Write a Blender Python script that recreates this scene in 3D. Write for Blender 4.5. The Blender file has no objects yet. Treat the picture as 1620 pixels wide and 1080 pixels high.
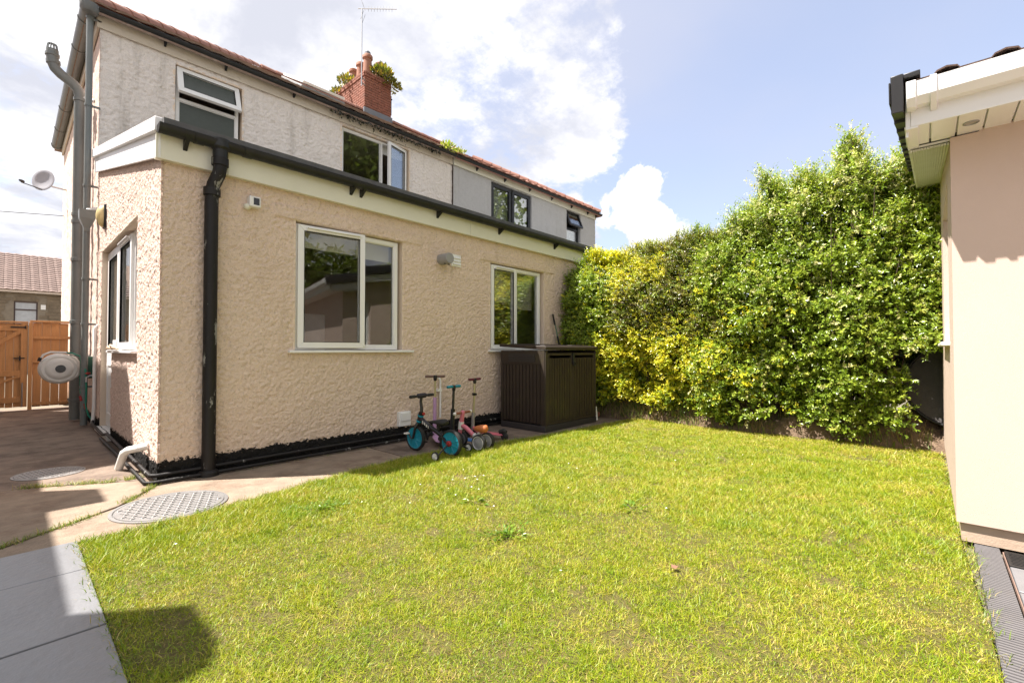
import bpy, bmesh, math, random
import numpy as np
from mathutils import Vector, Matrix, noise as mnoise

random.seed(7); RNG = np.random.default_rng(7)
S = bpy.context.scene; C = S.collection
R = math.radians; PI = math.pi

# ------------------------------------------------------------------ camera
F_PX = 725.0 / 1620.0
cam_d = bpy.data.cameras.new('camera'); cam = bpy.data.objects.new('camera', cam_d); C.objects.link(cam)
cam_d.sensor_width = 36.0; cam_d.lens = 36.0 * F_PX; cam_d.clip_start = 0.05; cam_d.clip_end = 2000
YAW = 42.313; PITCH = 1.027
cam.location = (0, 0, 1.1)
cam.rotation_euler = (R(90 + PITCH), 0, R(YAW - 90))
S.camera = cam
# ------------------------------------------------------------------ light
SUN_DIR = Vector((0.46, -0.358, -1.0)).normalized()      # the way the light travels
EL = math.asin(-SUN_DIR.z); AZ = math.atan2(-SUN_DIR.x, -SUN_DIR.y)   # azimuth from +Y, clockwise
W = bpy.data.worlds.new('World'); S.world = W; W.use_nodes = True
sun_d = bpy.data.lights.new('sun', 'SUN'); sun_d.energy = 3.3; sun_d.angle = R(0.53); sun_d.color = (1.0, 0.935, 0.875)
sun = bpy.data.objects.new('sun', sun_d); C.objects.link(sun)
sun.rotation_euler = SUN_DIR.to_track_quat('-Z', 'Y').to_euler(); sun.location = (-6, 4, 14)
S.view_settings.view_transform = 'Standard'; S.view_settings.look = 'None'
S.view_settings.exposure = 2.0; S.view_settings.gamma = 1.0; S.view_settings.use_curve_mapping = False
S.cycles.max_bounces = 8; S.cycles.transparent_max_bounces = 12

def build_world():
    nt = W.node_tree; n = nt.nodes; L = nt.links; n.clear()
    out = n.new('ShaderNodeOutputWorld'); bg = n.new('ShaderNodeBackground'); bg.inputs['Strength'].default_value = 0.1
    sky = n.new('ShaderNodeTexSky'); sky.sky_type = 'NISHITA'; sky.sun_disc = False
    sky.sun_elevation = EL; sky.sun_rotation = AZ; sky.air_density = 1.0; sky.dust_density = 1.5; sky.ozone_density = 1.0
    tc = n.new('ShaderNodeTexCoord')
    def math_(op, a, b=None, c=None):
        m = n.new('ShaderNodeMath'); m.operation = op
        for i, v in enumerate((a, b, c)):
            if v is None: continue
            if isinstance(v, (int, float)): m.inputs[i].default_value = v
            else: L.new(v, m.inputs[i])
        return m.outputs[0]
    def ramp(v, a, b):
        m = n.new('ShaderNodeMapRange'); m.interpolation_type = 'SMOOTHSTEP'
        L.new(v, m.inputs[0]); m.inputs[1].default_value = a; m.inputs[2].default_value = b
        return m.outputs[0]
    sep = n.new('ShaderNodeSeparateXYZ'); L.new(tc.outputs['Generated'], sep.inputs[0])
    zz = math_('ADD', math_('MAXIMUM', sep.outputs[2], 0.0), 0.22)
    cmb = n.new('ShaderNodeCombineXYZ')
    L.new(math_('DIVIDE', sep.outputs[0], zz), cmb.inputs[0]); L.new(math_('DIVIDE', sep.outputs[1], zz), cmb.inputs[1])
    def noise(scale, detail, off, rough=0.6, dist=0.0):
        mp = n.new('ShaderNodeMapping'); mp.inputs['Location'].default_value = off
        L.new(cmb.outputs[0], mp.inputs[0])
        t = n.new('ShaderNodeTexNoise'); t.inputs['Scale'].default_value = scale; t.inputs['Detail'].default_value = detail
        t.inputs['Roughness'].default_value = rough; t.inputs['Distortion'].default_value = dist
        L.new(mp.outputs[0], t.inputs['Vector']); return t.outputs[0]
    wn = n.new('ShaderNodeTexNoise'); wn.inputs['Scale'].default_value = 9.0; wn.inputs['Detail'].default_value = 8; wn.inputs['Roughness'].default_value = 0.62; L.new(tc.outputs['Generated'], wn.inputs['Vector'])
    ws = n.new('ShaderNodeVectorMath'); ws.operation = 'MULTIPLY_ADD'; L.new(wn.outputs['Color'], ws.inputs[0]); ws.inputs[1].default_value = (.17, .17, .17); ws.inputs[2].default_value = (-.085, -.085, -.085)
    wa = n.new('ShaderNodeVectorMath'); L.new(ws.outputs[0], wa.inputs[0]); L.new(tc.outputs['Generated'], wa.inputs[1])
    wv = n.new('ShaderNodeVectorMath'); wv.operation = 'NORMALIZE'; L.new(wa.outputs[0], wv.inputs[0])
    def near(d, r0, r1):      # 1 inside an angular radius r0 of direction d, 0 beyond r1 (degrees)
        dv = Vector(d).normalized()
        dp = n.new('ShaderNodeVectorMath'); dp.operation = 'DOT_PRODUCT'
        L.new(wv.outputs[0], dp.inputs[0]); dp.inputs[1].default_value = dv
        return ramp(dp.outputs['Value'], math.cos(R(r1)), math.cos(R(r0)))
    fbm = noise(1.35, 11, (3.1, 1.7, 0.0), 0.58, 0.25)
    fine = noise(5.5, 10, (0.3, 5.0, 0.0), 0.66)
    base = math_('ADD', math_('MULTIPLY', fbm, 1.0), math_('MULTIPLY', math_('SUBTRACT', fine, 0.5), 0.6))
    # where the sky is open: a wide gap, and small heaps of cumulus standing in it
    v = math_('ADD', base, 0.19)
    v = math_('SUBTRACT', v, math_('MULTIPLY', near((0.885, 0.165, 0.40), 9, 20.5), 0.66))
    v = math_('SUBTRACT', v, math_('MULTIPLY', near((0.87, 0.42, 0.25), 3, 10), 0.30))
    v = math_('SUBTRACT', v, math_('MULTIPLY', near((0.80, -0.25, 0.45), 8, 26), 0.40))
    v = math_('ADD', v, math_('MULTIPLY', near((0.850, 0.427, 0.296), 1.0, 5.0), 0.72))
    v = math_('ADD', v, math_('MULTIPLY', near((0.897, 0.375, 0.228), 1.2, 5.0), 0.72))
    v = math_('ADD', v, math_('MULTIPLY', near((0.80, 0.54, 0.24), 1.0, 5.0), 0.15))
    veryfine = noise(16.0, 8, (2.0, 1.0, 0.0), 0.65)
    v = math_('ADD', v, math_('MULTIPLY', math_('SUBTRACT', veryfine, 0.5), 0.22))
    mask = ramp(v, 0.48, 0.66)
    haze = math_('MULTIPLY', ramp(noise(0.9, 6, (7.0, 2.0, 0.0), 0.5), 0.35, 0.8), 0.45)
    shade = ramp(math_('ADD', noise(2.1, 8, (1.0, 8.0, 0.0), 0.55, 0.4), math_('MULTIPLY', math_('SUBTRACT', fine, 0.5), 0.35)), 0.36, 0.63)
    cc = n.new('ShaderNodeMix'); cc.data_type = 'RGBA'; L.new(shade, cc.inputs[0])
    cc.inputs[6].default_value = (1.95, 2.0, 2.25, 1); cc.inputs[7].default_value = (3.2, 3.17, 3.25, 1)
    hz = n.new('ShaderNodeMix'); hz.data_type = 'RGBA'
    L.new(math_('ADD', haze, 0.42), hz.inputs[0]); 
    gain = n.new('ShaderNodeMix'); gain.data_type = 'RGBA'; gain.blend_type = 'MULTIPLY'; gain.inputs[0].default_value = 1.0
    L.new(sky.outputs[0], gain.inputs[6]); gain.inputs[7].default_value = (0.86, 0.78, 0.76, 1)
    L.new(gain.outputs[2], hz.inputs[6]); hz.inputs[7].default_value = (1.85, 1.92, 2.28, 1)
    mx = n.new('ShaderNodeMix'); mx.data_type = 'RGBA'; L.new(mask, mx.inputs[0])
    L.new(hz.outputs[2], mx.inputs[6]); L.new(cc.outputs[2], mx.inputs[7])
    L.new(mx.outputs[2], bg.inputs['Color']); L.new(bg.outputs[0], out.inputs[0])
build_world()

# ------------------------------------------------------------------ helpers: materials
def _nodes(name):
    m = bpy.data.materials.new(name); m.use_nodes = True
    nt = m.node_tree; nt.nodes.clear()
    return m, nt, nt.nodes, nt.links
def mat(name, col, rough=0.6, var=0.12, vs=6.0, bump=0.0, bs=60.0, metal=0.0, spec=0.5, dirt=0.0, dcol=(0.08, 0.07, 0.05), ds=2.5, coat=0.0, vdet=4, stretch=None, dedge=(0.52, 0.75)):
    """colour with soft variation, optional dirt patches and fine relief"""
    m, nt, n, L = _nodes(name)
    out = n.new('ShaderNodeOutputMaterial'); b = n.new('ShaderNodeBsdfPrincipled'); L.new(b.outputs[0], out.inputs[0])
    b.inputs['Roughness'].default_value = rough; b.inputs['Metallic'].default_value = metal
    b.inputs['Specular IOR Level'].default_value = spec; b.inputs['Coat Weight'].default_value = coat
    tc = n.new('ShaderNodeNewGeometry'); vec = tc.outputs['Position']
    if stretch:
        mp = n.new('ShaderNodeMapping'); mp.inputs['Scale'].default_value = stretch; L.new(vec, mp.inputs[0]); vec = mp.outputs[0]
    def noi(s, d, r=0.6):
        t = n.new('ShaderNodeTexNoise'); t.inputs['Scale'].default_value = s; t.inputs['Detail'].default_value = d; t.inputs['Roughness'].default_value = r
        L.new(vec, t.inputs['Vector']); return t.outputs[0]
    t = noi(vs, vdet)
    mx = n.new('ShaderNodeMix'); mx.data_type = 'RGBA'; L.new(t, mx.inputs[0])
    mx.inputs[6].default_value = (*[max(0, c * (1 - 2.2 * var)) for c in col], 1); mx.inputs[7].default_value = (*[min(1, c * (1 + 2.2 * var)) for c in col], 1)
    colout = mx.outputs[2]
    if dirt > 0:
        r = n.new('ShaderNodeMapRange'); r.interpolation_type = 'SMOOTHSTEP'; L.new(noi(ds, 8, 0.7), r.inputs[0]); r.inputs[1].default_value = dedge[0]; r.inputs[2].default_value = dedge[1]
        r.inputs[4].default_value = dirt
        m2 = n.new('ShaderNodeMix'); m2.data_type = 'RGBA'; L.new(r.outputs[0], m2.inputs[0]); L.new(colout, m2.inputs[6]); m2.inputs[7].default_value = (*dcol, 1)
        colout = m2.outputs[2]
    L.new(colout, b.inputs['Base Color'])
    if bump > 0:
        bp = n.new('ShaderNodeBump'); bp.inputs['Distance'].default_value = bump; bp.inputs['Strength'].default_value = 1.0
        L.new(noi(bs, 5, 0.65), bp.inputs['Height']); L.new(bp.outputs[0], b.inputs['Normal'])
    return m
def glass_mat(name, tint=(0.93, 0.95, 0.94), ior=1.55, rough=0.0):
    m, nt, n, L = _nodes(name)
    out = n.new('ShaderNodeOutputMaterial'); fr = n.new('ShaderNodeFresnel'); fr.inputs[0].default_value = ior
    tr = n.new('ShaderNodeBsdfTransparent'); tr.inputs[0].default_value = (*tint, 1)
    gl = n.new('ShaderNodeBsdfGlossy'); gl.inputs['Roughness'].default_value = rough; gl.inputs[0].default_value = (1, 1, 1, 1)
    k = n.new('ShaderNodeMath'); k.operation = 'MULTIPLY_ADD'; k.inputs[1].default_value = 0.72; k.inputs[2].default_value = 0.02; k.use_clamp = True
    L.new(fr.outputs[0], k.inputs[0])
    mx = n.new('ShaderNodeMixShader'); L.new(k.outputs[0], mx.inputs[0]); L.new(tr.outputs[0], mx.inputs[1]); L.new(gl.outputs[0], mx.inputs[2]); L.new(mx.outputs[0], out.inputs[0])
    return m
def leaf_mat(name, rough=0.4, trans=0.35, spec=0.5, gain=1.0):
    """foliage: the colour of each leaf is its own attribute"""
    m, nt, n, L = _nodes(name)
    out = n.new('ShaderNodeOutputMaterial'); b = n.new('ShaderNodeBsdfPrincipled'); at = n.new('ShaderNodeAttribute'); at.attribute_name = 'col'
    b.inputs['Roughness'].default_value = rough; b.inputs['Specular IOR Level'].default_value = spec
    L.new(at.outputs['Color'], b.inputs['Base Color'])
    t = n.new('ShaderNodeBsdfTranslucent'); hs = n.new('ShaderNodeHueSaturation'); hs.inputs['Value'].default_value = 1.25 * gain; hs.inputs['Saturation'].default_value = 1.1
    L.new(at.outputs['Color'], hs.inputs['Color']); L.new(hs.outputs[0], t.inputs[0])
    mx = n.new('ShaderNodeMixShader'); mx.inputs[0].default_value = trans; L.new(b.outputs[0], mx.inputs[1]); L.new(t.outputs[0], mx.inputs[2]); L.new(mx.outputs[0], out.inputs[0])
    return m
def roughcast_mat(name, col, col2, plinth=None, bump=0.012, bs=38.0, dirt=0.25, dcol=(0.16, 0.13, 0.09), streak=0.0, shade_fleck=0.0):
    """wet-dash render: lumps with shadow flecks painted in, soft staining, run-off streaks, and a painted black band up to `plinth` metres"""
    m, nt, n, L = _nodes(name)
    out = n.new('ShaderNodeOutputMaterial'); b = n.new('ShaderNodeBsdfPrincipled'); L.new(b.outputs[0], out.inputs[0])
    b.inputs['Roughness'].default_value = 0.85; b.inputs['Specular IOR Level'].default_value = 0.25
    pos = n.new('ShaderNodeNewGeometry').outputs['Position']
    def noi(s, d, r=0.6, scale=None):
        v = pos
        if scale:
            mp = n.new('ShaderNodeMapping'); mp.inputs['Scale'].default_value = scale; L.new(pos, mp.inputs[0]); v = mp.outputs[0]
        t = n.new('ShaderNodeTexNoise'); t.inputs['Scale'].default_value = s; t.inputs['Detail'].default_value = d; t.inputs['Roughness'].default_value = r
        L.new(v, t.inputs['Vector']); return t.outputs[0]
    def rng(v, a, bb, lo=0.0, hi=1.0):
        r = n.new('ShaderNodeMapRange'); r.interpolation_type = 'SMOOTHSTEP'; L.new(v, r.inputs[0])
        r.inputs[1].default_value = a; r.inputs[2].default_value = bb; r.inputs[3].default_value = lo; r.inputs[4].default_value = hi; return r.outputs[0]
    def mix(f, a, c):
        x = n.new('ShaderNodeMix'); x.data_type = 'RGBA'
        L.new(f, x.inputs[0])
        for i, v in ((6, a), (7, c)):
            if isinstance(v, tuple): x.inputs[i].default_value = (*v, 1)
            else: L.new(v, x.inputs[i])
        return x.outputs[2]
    c = mix(noi(1.7, 6), col, col2)
    c = mix(rng(noi(115, 3), 0.50, 0.66, 0, 0.38), c, tuple(k * 0.55 for k in col))  # fine dark flecks coloured in as shadow between the lumps
    if shade_fleck: c = mix(rng(noi(52, 2, 0.5), 0.60, 0.70, 0, shade_fleck), c, tuple(k * 0.35 for k in col))  # coarser flecks, also shadow put into the colour
    c = mix(rng(noi(1.1, 8, 0.7), 0.52, 0.8, 0, dirt), c, dcol)
    if streak: c = mix(rng(noi(3.0, 7, 0.65, (1.6, 1.6, 0.16)), 0.52, 0.72, 0, streak), c, dcol)
    if plinth is not None:
        sp = n.new('ShaderNodeSeparateXYZ'); L.new(pos, sp.inputs[0])
        ad = n.new('ShaderNodeMath'); ad.operation = 'MULTIPLY_ADD'; L.new(noi(26, 4, 0.7), ad.inputs[0]); ad.inputs[1].default_value = 0.16; L.new(sp.outputs[2], ad.inputs[2])
        f = rng(ad.outputs[0], plinth + 0.078, plinth + 0.090, 1.0, 0.0)
        c = mix(f, c, mix(rng(noi(45, 4), 0.60, 0.75, 0, 0.35), (0.013, 0.012, 0.011), (0.22, 0.20, 0.17)))
    L.new(c, b.inputs['Base Color'])
    bp = n.new('ShaderNodeBump'); bp.inputs['Distance'].default_value = bump; bp.inputs['Strength'].default_value = 1.0
    L.new(noi(bs, 4, 0.6), bp.inputs['Height']); L.new(bp.outputs[0], b.inputs['Normal'])
    return m

# ------------------------------------------------------------------ helpers: meshes
class MB:
    def __init__(self, map=None): self.v = []; self.f = []; self.map = map
    def add(self, vs, fs):
        o = len(self.v)
        if self.map: vs = [self.map(*p) for p in vs]
        self.v += [tuple(p) for p in vs]; self.f += [tuple(i + o for i in f) for f in fs]; return self
    def box(self, x0, x1, y0, y1, z0, z1):
        vs = [(x0, y0, z0), (x1, y0, z0), (x1, y1, z0), (x0, y1, z0), (x0, y0, z1), (x1, y0, z1), (x1, y1, z1), (x0, y1, z1)]
        return self.add(vs, [(0, 3, 2, 1), (4, 5, 6, 7), (0, 1, 5, 4), (1, 2, 6, 5), (2, 3, 7, 6), (3, 0, 4, 7)])
    def tube(self, pts, r, n=10, cap=True):
        pts = [Vector(p) for p in pts]; rs = r if isinstance(r, (list, tuple)) else [r] * len(pts)
        T = []
        for i in range(len(pts)):
            a = pts[max(i - 1, 0)]; b = pts[min(i + 1, len(pts) - 1)]; T.append((b - a).normalized())
        up = Vector((0, 0, 1)) if abs(T[0].z) < 0.9 else Vector((1, 0, 0))
        vs = []; N = T[0].cross(up).normalized()
        for i, p in enumerate(pts):
            N = (N - T[i] * N.dot(T[i])).normalized(); B = T[i].cross(N)
            for k in range(n):
                a = 2 * PI * k / n; vs.append(p + (N * math.cos(a) + B * math.sin(a)) * rs[i])
        fs = []
        for i in range(len(pts) - 1):
            for k in range(n):
                a = i * n + k; b = i * n + (k + 1) % n; fs.append((a, b, b + n, a + n))
        if cap: fs += [tuple(range(n))[::-1], tuple(range((len(pts) - 1) * n, len(pts) * n))]
        return self.add([tuple(v) for v in vs], fs)
    def cyl(self, p0, p1, r, n=16, r1=None): return self.tube([p0, p1], [r, r if r1 is None else r1], n)
    def ring_tube(self, c, axis, R_, r, n=28, m=8):      # a torus
        ax = Vector(axis).normalized(); u = ax.orthogonal().normalized(); w = ax.cross(u); vs = []; fs = []
        for i in range(n):
            a = 2 * PI * i / n; d = u * math.cos(a) + w * math.sin(a)
            for j in range(m):
                b = 2 * PI * j / m; vs.append(Vector(c) + d * (R_ + r * math.cos(b)) + ax * (r * math.sin(b)))
        for i in range(n):
            for j in range(m):
                fs.append((i * m + j, ((i + 1) % n) * m + j, ((i + 1) % n) * m + (j + 1) % m, i * m + (j + 1) % m))
        return self.add([tuple(v) for v in vs], fs)
    def lathe(self, c, axis, prof, n=24, cap=True):                # prof: (radius, height along axis)
        ax = Vector(axis).normalized(); u = ax.orthogonal().normalized(); w = ax.cross(u); vs = []; fs = []
        for (r, h) in prof:
            for k in range(n):
                a = 2 * PI * k / n; vs.append(Vector(c) + (u * math.cos(a) + w * math.sin(a)) * max(r, 1e-4) + ax * h)
        for i in range(len(prof) - 1):
            for k in range(n):
                a = i * n + k; b = i * n + (k + 1) % n; fs.append((a, b, b + n, a + n))
        if cap: fs += [tuple(range(n))[::-1], tuple(range((len(prof) - 1) * n, len(prof) * n))]
        return self.add([tuple(v) for v in vs], fs)
    def prism(self, poly, ext, closed=True):             # poly: 3-D outline, ext: extrusion vector
        n = len(poly); e = Vector(ext); vs = [Vector(p) for p in poly] + [Vector(p) + e for p in poly]
        fs = [(i, (i + 1) % n, (i + 1) % n + n, i + n) for i in range(n if closed else n - 1)]
        if closed: fs += [tuple(range(n))[::-1], tuple(range(n, 2 * n))]
        return self.add([tuple(v) for v in vs], fs)
    def ring(self, u0, u1, v0, v1, wd, w0, w1, wb=None): # mitred rectangular frame in (u, w, v)
        wb = wd if wb is None else wb
        O = [(u0, v0), (u1, v0), (u1, v1), (u0, v1)]; I = [(u0 + wd, v0 + wb), (u1 - wd, v0 + wb), (u1 - wd, v1 - wd), (u0 + wd, v1 - wd)]
        for i in range(4):
            j = (i + 1) % 4; q = [O[i], O[j], I[j], I[i]]
            self.add([(a, w0, b) for a, b in q] + [(a, w1, b) for a, b in q], [(0, 1, 2, 3), (7, 6, 5, 4), (0, 4, 5, 1), (1, 5, 6, 2), (2, 6, 7, 3), (3, 7, 4, 0)])
        return self
    def xform(self, M): self.v = [tuple(M @ Vector(p)) for p in self.v]; return self

WLOC = {}
def wloc(o): return WLOC[o.name]
def finish(me, name, material, parent):
    o = bpy.data.objects.new(name, me); C.objects.link(o)
    if material: me.materials.append(material)
    return o
def obj(name, mb, material, parent=None, bevel=0.0, smooth=35, label=None, kind=None, origin=None):
    me = bpy.data.meshes.new(name)
    V = np.array(mb.v); c = (V.min(0) + V.max(0)) / 2 if origin is None else np.array(origin)
    me.from_pydata((V - c).tolist(), [], mb.f)
    bm = bmesh.new(); bm.from_mesh(me); bmesh.ops.recalc_face_normals(bm, faces=bm.faces); bm.to_mesh(me); bm.free()
    if smooth:
        me.polygons.foreach_set('use_smooth', [True] * len(me.polygons)); me.set_sharp_from_angle(angle=R(smooth))
    o = finish(me, name, material, parent)
    WLOC[o.name] = Vector(c)
    if parent is not None: o.parent = parent; o.location = Vector(c) - wloc(parent)
    else: o.location = c
    if bevel:
        bv = o.modifiers.new('bevel', 'BEVEL'); bv.width = bevel; bv.segments = 2; bv.limit_method = 'ANGLE'; bv.angle_limit = R(40)
    if label: o['label'] = label
    if kind: o['kind'] = kind
    return o
def bare(name, V, F, material, parent=None, cols=None, smooth=False, kind=None, label=None):
    """a mesh straight from numpy arrays (triangles or quads)"""
    me = bpy.data.meshes.new(name); nv = len(V); nf, k = F.shape
    me.vertices.add(nv); me.vertices.foreach_set('co', np.ascontiguousarray(V, dtype=np.float32).ravel())
    me.loops.add(nf * k); me.loops.foreach_set('vertex_index', np.ascontiguousarray(F, dtype=np.int32).ravel())
    me.polygons.add(nf); me.polygons.foreach_set('loop_start', np.arange(0, nf * k, k, dtype=np.int32))
    if smooth: me.polygons.foreach_set('use_smooth', np.ones(nf, dtype=bool))
    if cols is not None:
        a = me.attributes.new('col', 'FLOAT_COLOR', 'POINT'); a.data.foreach_set('color', np.c_[cols, np.ones(nv)].astype(np.float32).ravel())
    me.update(); me.validate()
    o = finish(me, name, material, parent)
    WLOC[o.name] = Vector((0, 0, 0))
    if parent is not None: o.parent = parent; o.location = -wloc(parent)
    if kind: o['kind'] = kind
    if label: o['label'] = label
    return o
def thing(name, label, cat, loc, group=None):
    o = bpy.data.objects.new(name, None); C.objects.link(o); o.location = loc; o.empty_display_size = 0.2
    WLOC[o.name] = Vector(loc); o['label'] = label; o['category'] = cat
    if group: o['group'] = group
    return o
def tag(o, label, cat, group=None):
    o['label'] = label; o['category'] = cat
    if group: o['group'] = group
    return o
def copy_at(o, delta, parent, rot=None):
    c = o.copy(); C.objects.link(c); c.parent = parent; c.location = o.location + Vector(delta)
    if rot: c.rotation_euler = rot
    WLOC[c.name] = WLOC[o.name] + Vector(delta); return c

def dash_lumps(h, w, step, rad, seed):
    """stones under paint: overlapping round lumps of about rad metres scattered over a soft unevenness"""
    r = np.random.default_rng(seed); H = np.zeros((h, w)); n = int(h * w * step * step / (rad * rad) * 0.95)
    px = r.uniform(0, h, n); py = r.uniform(0, w, n); rr = rad * r.uniform(.55, 1.35, n) / step; hh = r.uniform(.45, 1.0, n)
    k = int(np.ceil(rr.max())) + 1; ix = np.round(px).astype(int); iy = np.round(py).astype(int); el = r.uniform(.75, 1.3, n)
    for dx in range(-k, k + 1):
        for dy in range(-k, k + 1):
            d2 = ((ix + dx - px) * el / rr) ** 2 + ((iy + dy - py) / el / rr) ** 2; m = d2 < 1
            np.maximum.at(H, ((ix[m] + dx) % h, (iy[m] + dy) % w), hh[m] * (1 - d2[m]) ** .8)
    a = r.standard_normal((h, w)); Fa = np.fft.rfft2(a); fr = np.hypot(np.fft.fftfreq(h, step)[:, None], np.fft.rfftfreq(w, step)[None, :])
    o = np.fft.irfft2(Fa * np.exp(-(fr * rad * 4) ** 2), s=(h, w)); return H * 2.2 - 1.0 + .35 * o / o.std()
def rough_wall(name, O, u, v, nrm, ul, vl, holes, step, amp, wl, material, parent, seed, band=None, clip=None, taper=True):
    """a lumpy render wall as a fine grid with rectangular openings"""
    O, u, v, nrm = map(np.array, (O, u, v, nrm))
    def lines(L0, L1, cuts):
        base = list(np.arange(L0, L1, step)) + [L1]
        cs = [c for c in cuts if L0 < c < L1]
        base = [b for b in base if all(abs(b - c) > step * 0.4 for c in cs)] + cs
        return np.array(sorted(set(base)))
    U = lines(ul[0], ul[1], [x for h in holes for x in h[:2]]); V = lines(vl[0], vl[1], [x for h in holes for x in h[2:]])
    nu, nv = len(U), len(V)
    H = int((ul[1] - ul[0]) / step) + 4; K = int((vl[1] - vl[0]) / step) + 4
    N = dash_lumps(H, K, step, wl, seed)
    iu = np.clip(((U - ul[0]) / step).astype(int), 0, H - 1); iv = np.clip(((V - vl[0]) / step).astype(int), 0, K - 1)
    D = N[np.ix_(iu, iv)] * amp
    UU, VV = np.meshgrid(U, V, indexing='ij')
    if band is not None: D = D + band(UU, VV)
    if clip is not None: VV = np.minimum(VV, clip(UU))
    P = O + UU[..., None] * u + VV[..., None] * v + D[..., None] * nrm
    idx = np.arange(nu * nv).reshape(nu, nv)
    Fq = np.stack([idx[:-1, :-1], idx[1:, :-1], idx[1:, 1:], idx[:-1, 1:]], -1)
    cu = (U[:-1] + U[1:]) / 2; cv = (V[:-1] + V[1:]) / 2
    keep = np.ones((nu - 1, nv - 1), bool)
    for (a, b, c, d) in holes: keep &= ~(((cu > a) & (cu < b))[:, None] & ((cv > c) & (cv < d))[None, :])
    if clip is not None: keep &= (VV[:-1, :-1] < VV[:-1, 1:] - 1e-6) | (VV[1:, :-1] < VV[1:, 1:] - 1e-6)
    F = Fq[keep]
    if np.dot(np.cross(u, v), nrm) < 0: F = F[:, ::-1]
    return bare(name, P.reshape(-1, 3), F, material, parent, smooth=True)

def leaves(cen, dirv, size, cols, wfrac=0.48, nrm=None):
    """diamond leaves folded along the midrib -> V, F(tris), vertex colours"""
    N = len(cen); d = dirv / np.linalg.norm(dirv, axis=1, keepdims=True)
    r = RNG.standard_normal((N, 3)) if nrm is None else nrm + 0.45 * RNG.standard_normal((N, 3))
    s = np.cross(d, r); s /= np.linalg.norm(s, axis=1, keepdims=True) + 1e-9; up = np.cross(s, d)
    L = size[:, None]; w = L * wfrac * 0.5
    base = cen; tip = cen + d * L - up * L * 0.10; mid = cen + d * L * 0.45
    a = mid + s * w + up * L * 0.09; b = mid - s * w + up * L * 0.09
    V = np.stack([base, a, tip, b], 1).reshape(-1, 3); i = np.arange(N)[:, None] * 4
    F = np.concatenate([i + np.array([[0, 1, 2]]), i + np.array([[0, 2, 3]])], 0)
    return V, F, np.repeat(cols, 4, 0)

# ------------------------------------------------------------------ materials
WALL_EXT = roughcast_mat('cream_roughcast', (0.735, 0.575, 0.445), (0.80, 0.64, 0.515), plinth=0.165, bump=0.009, bs=95, dirt=0.22, streak=0.20, shade_fleck=0.30, dcol=(0.30, 0.22, 0.14))
WALL_SIDE = roughcast_mat('cream_roughcast_sunlit_tint', (0.76, 0.58, 0.485), (0.82, 0.645, 0.555), plinth=0.145, bump=0.009, bs=90, dirt=0.12, dcol=(0.30, 0.22, 0.14), shade_fleck=0.55)  # same paint as WALL_EXT, with its sunlit look put into the colour
WALL_UP = roughcast_mat('grey_white_roughcast', (0.78, 0.71, 0.65), (0.85, 0.79, 0.73), bump=0.009, bs=60, shade_fleck=0.22, dirt=0.34, dcol=(0.27, 0.24, 0.19), streak=0.35)
WALL_NB = roughcast_mat('grey_roughcast', (0.50, 0.495, 0.49), (0.58, 0.575, 0.57), bump=0.012, bs=60, dirt=0.2, streak=.15, shade_fleck=0.45)
RENDER = mat('smooth_cream_render', (0.76, 0.62, 0.48), 0.8, 0.04, 3, 0.002, 180, dirt=0.15, dcol=(0.35, 0.28, 0.2))
PVC = mat('white_plastic', (0.80, 0.79, 0.76), 0.35, 0.02, 4, dirt=0.10, dcol=(0.45, 0.40, 0.30))
PVC_SHINE = mat('clean_white_plastic', (0.82, 0.81, 0.79), 0.3, 0.02, 4)
CREAM = mat('cream_fascia', (0.74, 0.72, 0.60), 0.45, 0.03, 2.5, dirt=0.25, dcol=(0.46, 0.44, 0.26), ds=1.2)
FRIEZE = mat('cream_painted_board', (0.60, 0.53, 0.43), 0.7, 0.08, 3, 0.003, 40, dirt=0.55, dcol=(0.25, 0.20, 0.15), ds=3.0)
BLACK = mat('black_plastic', (0.017, 0.017, 0.017), 0.46, 0.2, 8, 0.001, 90, spec=0.35, dirt=0.35, dcol=(0.10, 0.10, 0.085), ds=5)
WORN_BLACK = mat('worn_black_paint', (0.014, 0.012, 0.011), 0.5, 0.2, 8, 0.004, 35, spec=0.3, dirt=0.75, dcol=(0.34, 0.33, 0.30), ds=11, dedge=(0.60, 0.64), stretch=(1, 1, .35))
GREY_PIPE = mat('grey_painted_pipe', (0.165, 0.18, 0.175), 0.40, 0.08, 4, dirt=0.25, dcol=(0.30, 0.29, 0.26), ds=6)
GREY_GUT = mat('grey_gutter', (0.135, 0.14, 0.135), 0.45, 0.1, 3, dirt=0.4, dcol=(0.26, 0.23, 0.18), ds=4)
ANTHRACITE = mat('black_window_frame', (0.028, 0.028, 0.030), 0.35, 0.05)
LEAD = mat('lead_flashing', (0.17, 0.18, 0.20), 0.55, 0.1, 5, 0.004, 25)
FELT = mat('roof_felt', (0.10, 0.10, 0.10), 0.9, 0.2, 10, 0.004, 90)
TILE_BROWN = mat('weathered_roof_tile', (0.23, 0.155, 0.115), 0.85, 0.25, 5, 0.006, 60, dirt=0.65, dcol=(0.42, 0.36, 0.29), ds=9)
TILE_RED = mat('red_clay_tile', (0.29, 0.14, 0.10), 0.8, 0.2, 5, 0.004, 50, dirt=0.3, dcol=(0.24, 0.15, 0.11), ds=6)
GLASS = glass_mat('window_glass')
DARK_GLASS = mat('obscured_glass', (0.045, 0.055, 0.042), 0.28, 0.12, 14, 0.002, 220, spec=0.6)
ROOM = mat('room_paint', (0.42, 0.37, 0.30), 0.9, 0.05)
BLIND = mat('roller_blind_fabric', (0.62, 0.58, 0.48), 0.9, 0.03, 5, 0.0006, 400)
WHITE_BLIND = mat('white_blind_fabric', (0.78, 0.78, 0.78), 0.9, 0.02)
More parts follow.
